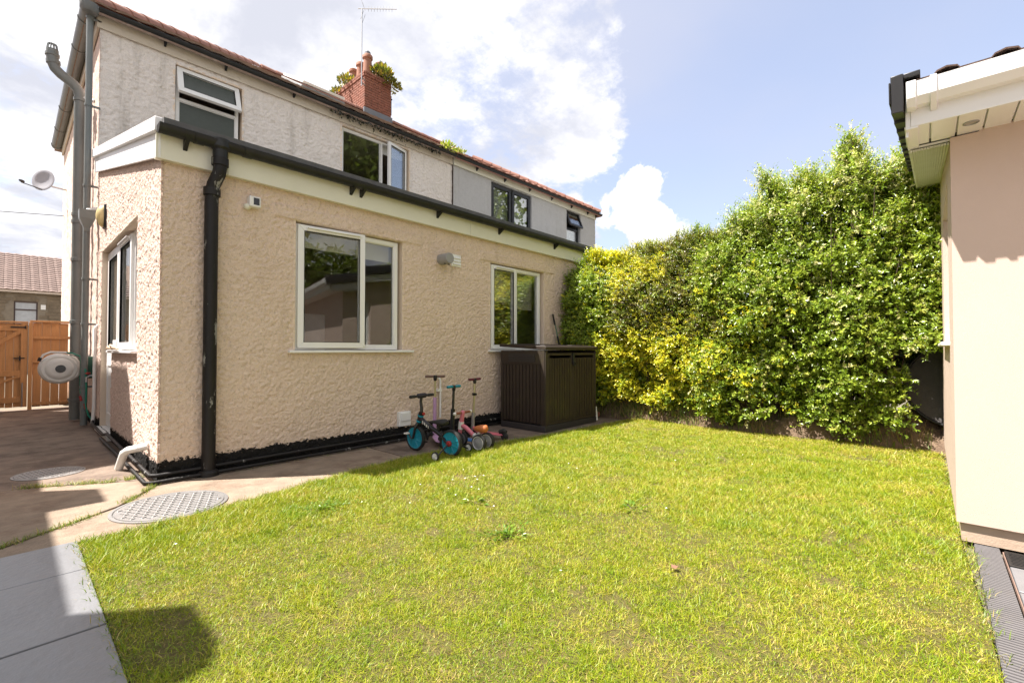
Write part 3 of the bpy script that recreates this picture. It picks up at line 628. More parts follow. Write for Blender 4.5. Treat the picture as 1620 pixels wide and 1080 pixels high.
# main roof: hipped at this end, running on over the neighbour
RS = 0.583; EY, EZ, RY = 8.84, 6.075, 12.30; RZ = EZ + RS * (RY - EY); BY = 2 * RY - EY
def roof_planes(xe, xr, hip_left):
    """underlay of the slopes between the hip end xe and the party line xr"""
    d = RY - EY; xh = xe + d if hip_left else xe - d
    mb = MB()
    V = [(xe, EY, EZ), (xr, EY, EZ), (xr, RY, RZ), (xh, RY, RZ), (xe, BY, EZ), (xr, BY, EZ)]
    V += [(a, b, c - .12) for a, b, c in V]
    mb.add(V, [(0, 1, 2, 3), (0, 3, 4), (5, 4, 3, 2), (6, 9, 8, 7), (6, 10, 9), (11, 8, 9, 10), (0, 6, 7, 1), (0, 4, 10, 6), (4, 5, 11, 10), (1, 7, 8, 2), (2, 8, 11, 5)])
    return mb
TILE_ME = {}
def roof_tiles(parent, m, xe, xr, hip_left, wid, gauge, rng):
    """tiles laid one by one on the rear slope, sharing one mesh"""
    L = math.hypot(1, RS); cs, sn = 1 / L, RS / L; slope = (RY - EY) * L; x0, x1 = min(xe, xr), max(xe, xr); first = None
    for r in range(int(slope / gauge) + 1):
        s0 = r * gauge - .03
        if s0 + gauge * .6 > slope: break
        for i in range(int((x1 - x0) / wid) + 1):
            xm = x0 + (i + .5) * wid; yc = (s0 + gauge * .5) * cs
            if xm > x1 or (hip_left and xm < xe + yc) or (not hip_left and xm > xe - yc): continue
            if first is None:
                h = wid / 2 - .004; pt = lambda x, s, l: (x, s * cs - l * sn, s * sn + l * cs); vs = []
                for (s, l) in ((0, .042), (gauge * 1.16, .014)): vs += [pt(-h, s, l), pt(0, s, l + .018), pt(h, s, l)]
                vs += [pt(-h, 0, .022), pt(0, 0, .036), pt(h, 0, .022)]
                q = first = obj('roof_tile', MB().add(vs, [(0, 1, 4, 3), (1, 2, 5, 4), (0, 6, 7, 1), (1, 7, 8, 2)]), m, parent, smooth=0, origin=(0, 0, 0))
            else: q = first.copy(); C.objects.link(q); q.parent = parent
            q.location = Vector((xm, EY + s0 * cs, EZ + s0 * sn + rng.uniform(-.004, .004))) - wloc(parent); q.rotation_euler = (rng.uniform(-.006, .006), rng.uniform(-.01, .01), rng.uniform(-.008, .008))
def ridge_run(parent, pts, m, step=.36, r=.12):
    """half-round tiles laid end to end along a line, each its own object"""
    a, b = Vector(pts[0]), Vector(pts[1]); d = (b - a); n = int(d.length / step); d.normalize()
    sd = d.cross(Vector((0, 0, 1))).normalized(); up = sd.cross(d)
    base = None
    for i in range(n):
        p = a + d * (step * i)
        if base is None:
            sec = []
            for t in range(9):
                an = PI * t / 8; sec.append((math.cos(an), math.sin(an)))
            vs = []; fs = []
            for (s, rr) in ((0, r * 1.08), (step * 1.06, r * .96)):
                for c, si in sec: vs.append(p + d * s + sd * (rr * c) + up * (rr * si - .03))
            for (c, si) in sec: vs.append(p + sd * ((r - .02) * c) + up * ((r - .02) * si - .03))
            for t in range(8): fs += [(t, t + 1, t + 10, t + 9), (t, 18 + t, 19 + t, t + 1)]
            base = obj('ridge_tile', MB().add([tuple(v) for v in vs], fs), m, parent, smooth=50, origin=tuple(p)); first = p
        else:
            copy_at(base, p - first, parent)
        obj_rot = random.uniform(-.02, .02)
rng_t = np.random.default_rng(3)
roof = obj('roof', roof_planes(.69, 7.60, True), TILE_BROWN, house, smooth=0)
roof_tiles(roof, TILE_BROWN, .69, 7.60, True, .30, .30, rng_t)
ridge_run(roof, ((.70, EY + .02, EZ + .05), (.69 + RY - EY, RY, RZ + .05)), TILE_RED)
ridge_run(roof, ((.69 + RY - EY, RY, RZ + .05), (7.6, RY, RZ + .05)), TILE_RED)
zr = lambda y: EZ + RS * (y - EY)
sk = obj('skylight', MB().prism([(4.00, 9.55, zr(9.55) + .02), (4.95, 9.55, zr(9.55) + .02), (4.95, 10.6, zr(10.6) + .02), (4.00, 10.6, zr(10.6) + .02)], (-.0, -.035, .06)), mat('skylight_frame', (.30, .31, .31), .5), roof, bevel=.006)
obj('open_sash', MB().prism([(4.02, 9.50, zr(9.55) + .12), (4.93, 9.50, zr(9.55) + .12), (4.93, 10.52, zr(10.55) + .11), (4.02, 10.52, zr(10.55) + .11)], (0, -.025, .045)), PVC, sk, bevel=.006)
# chimney stack: bricks laid one by one on the two faces in view and the two behind
CX0, CX1, CY0, CY1, CZ0, CZ1 = 6.93, 7.82, 12.15, 14.0, 7.6, 9.32
ch = obj('chimney', MB().box(CX0 + .012, CX1 - .012, CY0 + .012, CY1 - .012, CZ0, CZ1), MORTAR, house)
def bricks():
    b0 = obj('brick', MB().box(-.1065, .1065, -.05, .05, -.0325, .0325), BRICK, ch, bevel=.006); b0.location = Vector((0, 0, 0)); WLOC[b0.name] = Vector((0, 0, 0)); first = True
    cz = CZ0 + .30; r = 0
    while cz < CZ1:
        off = .1125 if r % 2 else 0.0; out = .022 if cz > CZ1 - .22 else 0.0
        for face in range(2):
            L0, L1 = (CX0, CX1) if face == 0 else (CY0, CY1)
            p = L0 - (0.1125 - off if face else off) + .1125 - .1125 * (0 if face else 0)
            while p < L1 + .05:
                c = p; half = .1065
                if c - half > L0 - .16 and c + half < L1 + .16:
                    cc = min(max(c, L0 + .1065), L1 - .1065)
                    pos = (cc, CY0 + .045 - out, cz) if face == 0 else (CX0 + .045 - out, cc, cz)
                    q = b0 if first else b0.copy()
                    if not first: C.objects.link(q); q.parent = ch
                    first = False
                    q.location = Vector(pos) - wloc(ch) + Vector((0, 0, random.uniform(-.003, .003))); q.rotation_euler = (random.uniform(-.01, .01), 0, (PI / 2 if face else 0) + random.uniform(-.015, .015))
                p += .225
        cz += .075; r += 1
bricks()
obj('flashing', MB().prism([(CX0 - .03, CY0 - .03, zr(CY0) - .05), (CX1 + .03, CY0 - .03, zr(CY0) - .05), (CX1 + .03, CY0 - .03, zr(CY0) + .20), (CX0 - .03, CY0 - .03, zr(CY0) + .20)], (0, .06, 0)), LEAD, ch)
for (x, y, h, r) in ((7.14, 12.36, .62, .13), (7.56, 12.36, .55, .14), (7.16, 12.80, .58, .12), (7.16, 13.22, .55, .12), (7.16, 13.65, .52, .12)):
    obj('chimney_pot', MB().lathe((x, y, CZ1 - .02), (0, 0, 1), [(r * 1.1, 0), (r * 1.05, h * .2), (r * .9, h * .78), (r * 1.15, h * .82), (r * 1.15, h * .95), (r * .95, h), (r * .7, h), (r * .7, h * .9)], 18), TERRA, ch, smooth=40)
obj('pot_cap', MB().lathe((7.14, 12.36, CZ1 + .59), (0, 0, 1), [(.09, 0), (.09, .09), (.06, .13), (.0, .14)], 14), LEAD, ch)
obj('chimney_bracket', MB().tube([(CX1 + .06, CY0 + .1, 8.35), (CX1 + .06, CY0 + .1, 8.95)], .02, 8).tube([(CX1 - .02, CY0 + .1, 8.55), (CX1 + .06, CY0 + .1, 8.55)], .015, 6).tube([(CX1 - .02, CY0 + .1, 8.85), (CX1 + .1, CY0 + .1, 8.85)], .02, 6), BLACK, ch)
# pipes down the side wall
rw = obj('rainwater_pipe', MB().tube([(.735, 8.97, 5.98), (.735, 8.97, .02)], .040, 14), GREY_PIPE, house, smooth=50)
for z in (5.9, 4.62, 3.45, 2.1, 1.45, .55): obj('pipe_clip', MB().lathe((.735, 8.97, z), (0, 0, 1), [(.040, 0), (.048, .002), (.048, .035), (.040, .037)], 16).box(.735, .86, 8.955, 8.985, z + .005, z + .03), GREY_PIPE, rw)
hp = obj('hopper', MB().lathe((.735, 8.95, 2.80), (0, 0, 1), [(.045, 0), (.05, .05), (.12, .18), (.125, .30), (.115, .30), (.10, .20)], 4), GREY_PIPE, rw, smooth=0)
obj('back_inlet_pipe', MB().tube([(.735, 8.93, 3.10), (.85, 8.90, 3.14)], .028, 10), PVC, rw)
sp = obj('soil_pipe', MB().tube([(.70, 9.73, .03), (.70, 9.73, 5.02), (.68, 9.73, 5.12), (.63, 9.73, 5.19), (.48, 9.73, 5.29), (.42, 9.73, 5.35), (.39, 9.73, 5.43), (.385, 9.73, 5.62)], .070, 16), GREY_PIPE, house, smooth=50)
for z in (3.05, 3.16, 2.46, .30, 1.5, 4.95): obj('collar', MB().lathe((.70, 9.73, z), (0, 0, 1), [(.07, 0), (.081, .004), (.081, .05), (.07, .054)], 18), GREY_PIPE, sp)
obj('collar', MB().lathe((.40, 9.73, 5.41), (-.1, 0, 1), [(.07, 0), (.082, .004), (.082, .05), (.07, .054)], 18).lathe((.386, 9.73, 5.52), (0, 0, 1), [(.07, 0), (.082, .004), (.082, .04), (.07, .044)], 18), GREY_PIPE, sp)
vc = MB()
for i in range(10):
    a = 2 * PI * i / 10; vc.tube([(.385 + .062 * math.cos(a), 9.73 + .062 * math.sin(a), 5.61), (.385 + .05 * math.cos(a), 9.73 + .05 * math.sin(a), 5.70), (.385, 9.73, 5.72)], .007, 5)
obj('vent_cage', vc, GREY_PIPE, sp)
obj('soil_branch', MB().tube([(.70, 9.73, 5.02), (.86, 9.6, 4.98)], .03, 8).tube([(.70, 9.73, 1.0), (.86, 9.7, 1.0)], .02, 6), PVC, sp)
for (n_, p, z) in (('copper_pipe', (.82, 8.72), 1.35),): pass
# neighbour's half of the pair
nb = thing('neighbouring_house', 'grey roughcast neighbouring half of the pair with black framed windows and red tiled roof', 'house', (11.0, 9.0, 0))
N1 = (9.02, 10.78, 4.45, 5.82); N2 = (12.62, 13.45, 4.35, 5.84)
rough_wall('rear_wall', (7.615, YH, 0), (1, 0, 0), (0, 0, 1), (0, -1, 0), (0, 6.80), (0.0, 5.98), [(a - 7.615, b - 7.615, c, d) for a, b, c, d in (N1, N2)], 0.028, 0.0035, 0.035, WALL_NB, nb, 25)
obj('far_walls', MB().box(14.25, 14.40, 9.02, 15.7, 0, 5.98).box(7.62, 14.25, 15.5, 15.7, 0, 5.98).box(7.62, 14.25, 9.2, 15.5, 5.9, 5.95), WALL_NB, nb)
obj('bedroom', room_shell(7.7, 14.2, YH + .14, 12.0, 3.95, 5.85), ROOM, nb, smooth=0)
for (a, b, c, d) in (N1, N2): obj('reveal', MB(rear(YH)).ring(a - .03, b + .03, c - .03, d + .03, .032, -.2, .002), WALL_NB, nb)
window(nb, rear(YH), 9.03, 10.77, 4.46, 5.81, -.05, [wl((9.06, 9.86, 4.50, 5.78), sash=True, sw=.085, blind=(4.5, WHITE_BLIND)), wl((9.93, 10.73, 4.50, 5.78), sash=True, sw=.085, blind=(4.5, WHITE_BLIND))], ANTHRACITE, mull=[(9.895, 4.5, 5.78)], fw=.06, label='black two-light window with white blinds')
window(nb, rear(YH), 12.63, 13.44, 4.36, 5.83, -.08, [wl((12.68, 13.39, 4.41, 5.22), blind=(4.45, WHITE_BLIND)), wl((12.65, 13.42, 5.27, 5.82), sash=True, top=True, ang=R(22), sw=.06)], ANTHRACITE, trans=[(5.25, 12.68, 13.39)], label='small black window with its top light open')
obj('frieze_board', MB().box(7.62, 14.42, 8.955, 8.985, 5.84, 6.03), CREAM, nb, bevel=.004)
gn = gutter('gutter', 7.62, 14.62, 8.875, 6.055, .072, BLACK, nb)
for x in (8.4, 9.5, 10.6, 11.7, 12.8, 13.8, 14.35): obj('bracket', MB().prism([(x, 8.95, 5.90), (x, 8.95, 6.03), (x, 8.81, 6.03), (x, 8.85, 5.98)], (.035, 0, 0)), BLACK, gn)
roof2 = obj('roof', roof_planes(14.55, 7.60, False), TILE_RED, nb, smooth=0)
roof_tiles(roof2, TILE_RED, 14.55, 7.60, False, .30, .30, rng_t)
ridge_run(roof2, ((14.54, EY + .02, EZ + .05), (14.55 - RY + EY, RY, RZ + .05)), TILE_RED)
ridge_run(roof2, ((7.62, RY, RZ + .05), (14.55 - RY + EY, RY, RZ + .05)), TILE_RED)
lt = obj('lean_to', MB().prism([(9.9, 7.2, 3.55), (9.9, 8.95, 4.3), (9.9, 8.95, 4.38), (9.9, 7.2, 3.63)], (3.2, 0, 0)), mat('polycarbonate', (.6, .62, .65), .3), nb)
for x in (9.9, 10.6, 11.3, 12.0, 12.7, 13.08): obj('glazing_bar', MB().prism([(x, 7.2, 3.63), (x, 8.95, 4.38), (x, 8.95, 4.42), (x, 7.2, 3.67)], (.05, 0, 0)), PVC, lt)
obj('lean_to_wall', MB().box(9.95, 13.05, 7.25, 7.4, 0, 3.56), WALL_NB, nb)

# ------------------------------------------------------------------ garden room on the right
GR = thing('garden_room', 'pale rendered garden room with white gutter and brown tiled roof at the lawn edge', 'garden room', (5.2, -2.1, 0))
GX, GY, GS = 3.70, -0.105, 0.185
PALE = mat('pale_render', (0.595, 0.465, 0.385), 0.8, 0.035, 1.2, 0.0016, 260, dirt=0.16, dcol=(0.45, 0.36, 0.28), ds=1.5)
obj('wall', MB().box(GX, GX + .12, -4.2, GY - .12, .11, 2.36), PALE, GR)
gz_ = lambda x: 2.34 + GS * (x - GX)
def gable_piece(x0, x1, lo, hi): return [(x0, GY, lo if not callable(lo) else lo(x0)), (x1, GY, lo if not callable(lo) else lo(x1)), (x1, GY, hi if not callable(hi) else hi(x1)), (x0, GY, hi if not callable(hi) else hi(x0))]
gm = MB(); WX0, WX1, WZ0, WZ1 = 4.35, 5.75, 1.13, 2.28
for a, b, lo, hi in ((GX, WX0, .11, gz_), (WX1, 6.72, .11, gz_), (WX0, WX1, .11, WZ0), (WX0, WX1, WZ1, gz_)): gm.prism(gable_piece(a, b, lo, hi), (0, -.12, 0))
obj('gable_wall', gm, PALE, GR)
obj('far_walls', MB().box(6.60, 6.72, -4.2, GY - .12, .0, 2.9).box(3.82, 6.6, -4.2, -4.08, .11, 2.5), PALE, GR)
gw = window(GR, lambda u, w, v: (u, GY + w, v), WX0, WX1, WZ0, WZ1, -.075, [wl((WX0 + .05, WX1 - .05, WZ0 + .05, WZ1 - .05))], PVC, sill=(WX0 - .04, WX1 + .04, WZ0 + .025, .045))
obj('plinth', MB().box(GX + .025, 6.69, -4.2, GY - .02, 0, .11), mat('sandy_concrete', (.46, .35, .26), .9, .1, 6, .003, 60), GR)
nbrd = 37
b0 = obj('soffit_board', MB().box(3.402, GX + .02, -.052, .052, 2.348, 2.36), PVC, GR, bevel=.003); y0b = .0; b0.location.y = .037 - wloc(GR).y; WLOC[b0.name].y = 0.037
for i in range(1, nbrd): copy_at(b0, (0, -.111 * i, 0), GR)
obj('soffit_back', MB().box(3.402, GX, -4.2, .06, 2.364, 2.37), PVC, GR)
dl = obj('downlight', MB().lathe((3.55, -.185, 2.349), (0, 0, -1), [(.033, 0), (.034, .004), (.027, .006), (.026, .001)], 24), ALU, GR)
obj('lamp_lens', MB().cyl((3.55, -.185, 2.352), (3.55, -.185, 2.3465), .026, 20), mat('lamp_lens', (.35, .33, .30), .25), dl)
obj('fascia', MB().box(3.388, 3.402, -4.2, .062, 2.345, 2.52), PVC, GR, bevel=.003)
gg = obj('gutter', MB().prism([(3.388, 0, 2.555), (3.388, 0, 2.44), (3.335, 0, 2.44), (3.300, 0, 2.475), (3.292, 0, 2.555), (3.298, 0, 2.555), (3.308, 0, 2.48), (3.338, 0, 2.448), (3.382, 0, 2.448), (3.382, 0, 2.555)], (0, -4.2, 0)).xform(Matrix.Translation((0, .06, 0))), PVC_SHINE, GR, smooth=20)
obj('stop_end', MB().prism([(3.39, .035, 2.56), (3.39, .035, 2.43), (3.33, .035, 2.43), (3.293, .035, 2.47), (3.285, .035, 2.562)], (0, .042, 0)), PVC_SHINE, gg, bevel=.004)
for y in (-.02, -1.0, -2.0): obj('bracket', MB().prism([(3.388, y, 2.56), (3.388, y, 2.405), (3.335, y, 2.43), (3.292, y, 2.47), (3.286, y, 2.562)], (0, -.028, 0)), PVC_SHINE, gg, bevel=.003)
obj('box_end', MB().box(3.390, 3.72, .030, .084, 2.335, 2.347).box(3.392, 3.402, .062, .084, 2.345, 2.52), PVC, GR, bevel=.003)
gb = MB()
for i in range(14):
    y_a = GY + .002 + i * .0128; gb.prism([(3.74, y_a, gz_(3.74) - .03), (6.76, y_a, gz_(6.76) - .03), (6.76, y_a, gz_(6.76) - .018), (3.74, y_a, gz_(3.74) - .018)], (0, .0105, 0))
o = obj('vent_slats', gb, mat('greenish_white_plastic', (.66, .66, .55), .4, .06, 5, dirt=.4, dcol=(.42, .45, .25), ds=4), GR); o['kind'] = 'stuff'
obj('gable_soffit', MB().prism([(3.73, GY, gz_(3.73) - .012), (6.78, GY, gz_(6.78) - .012), (6.78, GY, gz_(6.78)), (3.73, GY, gz_(3.73))], (0, .187, 0)), PVC, GR)
obj('gable_bargeboard', MB().prism([(3.42, .072, gz_(3.42) + .015), (6.78, .072, gz_(6.78) - .035), (6.78, .072, gz_(6.78) + .13), (3.42, .072, gz_(3.42) + .16)], (0, .012, 0)), PVC, GR)
rz = lambda x: 2.545 + GS * (x - 3.34)
obj('roof', MB().prism([(3.36, .07, rz(3.36) - .02), (6.80, .07, rz(6.80) - .02), (6.80, .07, rz(6.80)), (3.36, .07, rz(3.36))], (0, -4.27, 0)), FELT, GR)
GRAVELTILE = mat('brown_granular_tile', (.135, .085, .065), .95, .35, 60, .006, 220, dirt=.4, dcol=(.26, .19, .14), ds=18)
def tile_mesh(w, L, t):
    vs = []; fs = []; pr = [(-.5, 0), (-.36, 0), (-.31, .016), (-.12, .026), (.06, .016), (.12, 0), (.5, 0)]
    for x, lift in ((0, .028), (L, .004)):
        for a, h in pr: vs.append((x, a * w, h + lift + t))
    for a, h in pr: vs.append((0, a * w, h + .028 - .004))
    n = len(pr)
    for i in range(n - 1): fs += [(i, i + 1, n + i + 1, n + i), (i, 2 * n + i, 2 * n + i + 1, i + 1)]
    return MB().add(vs, fs)
ta = math.atan(GS); tfirst = None
for r_ in range(11):
    for c_ in range(19):
        x = 3.325 + r_ * .31; y = -.06 - c_ * .215
        if tfirst is None:
            tfirst = obj('roof_tile', tile_mesh(.215, .34, .004), GRAVELTILE, GR, smooth=40, origin=(0, 0, 0)); q = tfirst
        else: q = tfirst.copy(); C.objects.link(q); q.parent = GR
        q.location = Vector((x, y, rz(x) + .002)) - wloc(GR); q.rotation_euler = (0, -ta, 0)
vfirst = None
for i in range(11):
    x = 3.30 + i * .31
    if vfirst is None:
        vm = MB().prism([(0, .02, -.125), (.325, .02, -.105), (.325, .02, .055), (0, .02, .075)], (0, .055, 0)); vm.box(-.004, .30, .075, .083, -.07, .045); vm.box(0, .325, -.05, .02, .045, .07)
        vfirst = obj('verge_cap', vm, mat('black_verge_plastic', (.028, .028, .03), .38, .1, 6), GR, bevel=.006, origin=(0, 0, 0)); q = vfirst
    else: q = vfirst.copy(); C.objects.link(q); q.parent = GR
    q.location = Vector((x, .068, rz(x) + .005)) - wloc(GR); q.rotation_euler = (0, -ta, 0)
# edging and paving in front of it
rib = MB(); rib.box(1.2, 3.665, -.272, -.172, -.03, .004)
for i in range(118): rib.box(1.2 + i * .021, 1.2 + i * .021 + .011, -.270, -.174, .004, .012)
o = obj('ribbed_edging', rib, mat('grey_ribbed_plastic', (.135, .128, .128), .75, .1, 8, dirt=.35, dcol=(.20, .165, .135), ds=7), smooth=0); o['kind'] = 'structure'
o = obj('terrace', MB().box(-1.45, 3.70, -4.4, -.285, -.05, -.012), MORTAR); o['kind'] = 'structure'
for i, (a, b) in enumerate(((3.10, 3.66), (2.40, 3.09), (1.70, 2.39), (1.0, 1.69))): obj('paving_slab', MB().box(a + .004, b - .004, -.95, -.452 if i == 0 else -.288, -.012, .006), SLATE, o, bevel=.003)
obj('paving_slab', MB().box(3.104, 3.42, -.448, -.288, -.012, .006), SLATE, o, bevel=.003)
dgt = thing('drain_grate', 'black slotted drain grate set in the paving below the garden room wall', 'drain', (3.54, -.38, 0))
obj('frame', MB(lambda u, w, v: (u, v, w)).ring(3.43, 3.66, -.50, -.288, .012, -.01, .008), BLACK, dgt)
for i in range(9): obj('bar', MB().box(3.445 + i * .0235, 3.457 + i * .0235, -.49, -.30, -.004, .007), BLACK, dgt)

# ------------------------------------------------------------------ foliage
GOLD = np.array([[.62, .57, .03], [.50, .52, .03], [.70, .62, .06], [.40, .46, .03]])
GREEN = np.array([[.19, .28, .025], [.26, .35, .035], [.33, .40, .05], [.14, .21, .02]])
OLIVE = np.array([[.15, .18, .03], [.21, .23, .035], [.27, .26, .04], [.16, .13, .045]])
TIPS = np.array([[.46, .48, .10], [.60, .58, .26], [.33, .42, .05], [.25, .36, .04]])
def sprigs(P, D, n, L, ls, pal, jit=0.22):
    """shoots at P pointing along D, n leaves on each in opposite pairs -> arrays for leaves()"""
    N = len(P); D = D / np.linalg.norm(D, axis=1, keepdims=True)
    t = (np.arange(n) + .5) / n
    cen = P[:, None, :] + D[:, None, :] * (t[None, :, None] * L[:, None, None]); cen[..., 2] -= (t[None, :] ** 2) * L[:, None] * 0.12
    rv = RNG.standard_normal((N, n, 3)); rv -= (rv * D[:, None, :]).sum(-1, keepdims=True) * D[:, None, :]; rv /= np.linalg.norm(rv, axis=-1, keepdims=True)
    dr = D[:, None, :] * 0.55 + rv * 0.85 + np.array([0, 0, .12])
    size = RNG.uniform(.75, 1.25, (N, n)) * ls[:, None] * (1.1 - .45 * t[None, :])
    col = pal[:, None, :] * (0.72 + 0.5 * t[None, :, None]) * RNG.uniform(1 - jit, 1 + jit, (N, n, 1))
    nr = np.broadcast_to(D[:, None, :] * .6 + np.array([-.25, 0, .55]), (N, n, 3))
    return cen.reshape(-1, 3), dr.reshape(-1, 3), size.ravel(), col.reshape(-1, 3), nr.reshape(-1, 3)
def pick(pal, n, w=None): return pal[RNG.choice(len(pal), n, p=w)]
def twig_mesh(P0, P1, r0, r1):
    """thin three-sided twigs from P0 to P1"""
    N = len(P0); d = P1 - P0; s = np.cross(d, RNG.standard_normal((N, 3))); s /= np.linalg.norm(s, axis=1, keepdims=True); t = np.cross(d, s); t /= np.linalg.norm(t, axis=1, keepdims=True)
    V = []
    for (P, r) in ((P0, r0), (P1, r1)):
        for a in (0, 2.094, 4.189): V.append(P + (s * math.cos(a) + t * math.sin(a)) * r)
    V = np.stack(V, 1).reshape(-1, 3); i = np.arange(N)[:, None] * 6
    F = np.concatenate([i + [[0, 1, 4, 3]], i + [[1, 2, 5, 4]], i + [[2, 0, 3, 5]]], 0); return V, F
XF = 6.52
def hedge(name, label, y0, y1, top, ns, pal_fn, ls_fn, zlow, seed, len_fn, shoots=None, flowers=False, grp=None):
    root = thing(name, label, 'hedge', (7.1, (y0 + y1) / 2, 0), grp)
    y = RNG.uniform(y0, y1, ns); tz = top(y)
    part = RNG.random(ns)
    z = zlow(y) + (tz - zlow(y)) * RNG.random(ns) ** 0.92
    # front face, swelling and hollow
    lump = 0.11 * fbm2(y, z, 1.5, seed) + 0.08 * fbm2(y, z, 4.2, seed + 1)
    depth = np.abs(RNG.exponential(.085, ns))
    x = XF - lump + depth - .18 * np.sin(np.clip((z - .2) / np.maximum(tz - .2, .1), 0, 1) * PI) * .6 + np.clip(z - (tz - .45), 0, 1) * .35
    D = np.c_[-1.0 + .4 * RNG.standard_normal(ns), .45 * RNG.standard_normal(ns), .30 + .4 * RNG.standard_normal(ns)]
    tp = part < .26                                      # the top of the hedge
    x = np.where(tp, XF + RNG.uniform(.05, 1.15, ns), x); z = np.where(tp, tz - np.abs(RNG.exponential(.07, ns)) + .05 * fbm2(x, y, 3.0, seed + 2), z)
    D[tp] = np.c_[.5 * RNG.standard_normal(tp.sum()), .5 * RNG.standard_normal(tp.sum()), np.ones(tp.sum())]
    gap = (fbm2(y, z, 3.3, seed + 7) + .5 * fbm2(y, z, 9.0, seed + 8)) > 1.35
    k = ~(gap & ~tp & (RNG.random(ns) < .7)) & ~((y < .20 + .10 * fbm2(z, y, 4, seed + 9)) & (z < 1.08)); x, y, z, D, tz = x[k], y[k], z[k], D[k], tz[k]
    P = np.c_[x, y, z]
    L = len_fn(y, z); ls = ls_fn(y, z)
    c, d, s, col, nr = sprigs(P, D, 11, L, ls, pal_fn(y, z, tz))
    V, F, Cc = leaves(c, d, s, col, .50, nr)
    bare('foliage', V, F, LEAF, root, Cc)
    # inner stems, and see-through gaps filled with leaves coloured darker to stand for inner shade
    m = int(260 * (y1 - y0) / 2); yy = RNG.uniform(y0, y1, m); t0 = top(yy)
    P0 = np.c_[XF + RNG.uniform(.35, .85, m), yy, RNG.uniform(0.05, .5, m)]; P1 = P0 + np.c_[RNG.normal(-.15, .25, m), RNG.normal(0, .25, m), RNG.uniform(.5, 1.0, m) * (t0 - .6)]
    kk = P0[:, 1] > .34; V, F = twig_mesh(P0[kk], P1[kk], .012, .004); bare('stems', V, F, BARK, root)
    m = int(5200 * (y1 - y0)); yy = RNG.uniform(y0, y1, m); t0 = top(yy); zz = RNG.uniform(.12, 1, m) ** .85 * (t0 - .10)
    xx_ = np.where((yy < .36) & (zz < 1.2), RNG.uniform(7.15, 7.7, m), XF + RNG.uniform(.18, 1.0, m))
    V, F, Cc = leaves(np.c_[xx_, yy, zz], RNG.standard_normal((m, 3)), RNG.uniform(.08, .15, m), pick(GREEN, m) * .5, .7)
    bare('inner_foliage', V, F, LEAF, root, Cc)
    if shoots is not None:
        P, D, n, L, ls, pal = shoots
        c, d, s, col, nr = sprigs(P, D, n, L, ls, pal); V, F, Cc = leaves(c, d, s, col, .42, nr)
        bare('top_shoots', V, F, LEAF, root, Cc, kind='stuff')
        V, F = twig_mesh(P, P + D / np.linalg.norm(D, axis=1, keepdims=True) * L[:, None] * .7, .004, .002); bare('shoot_stems', V, F, BARK, root, kind='stuff')
    return root
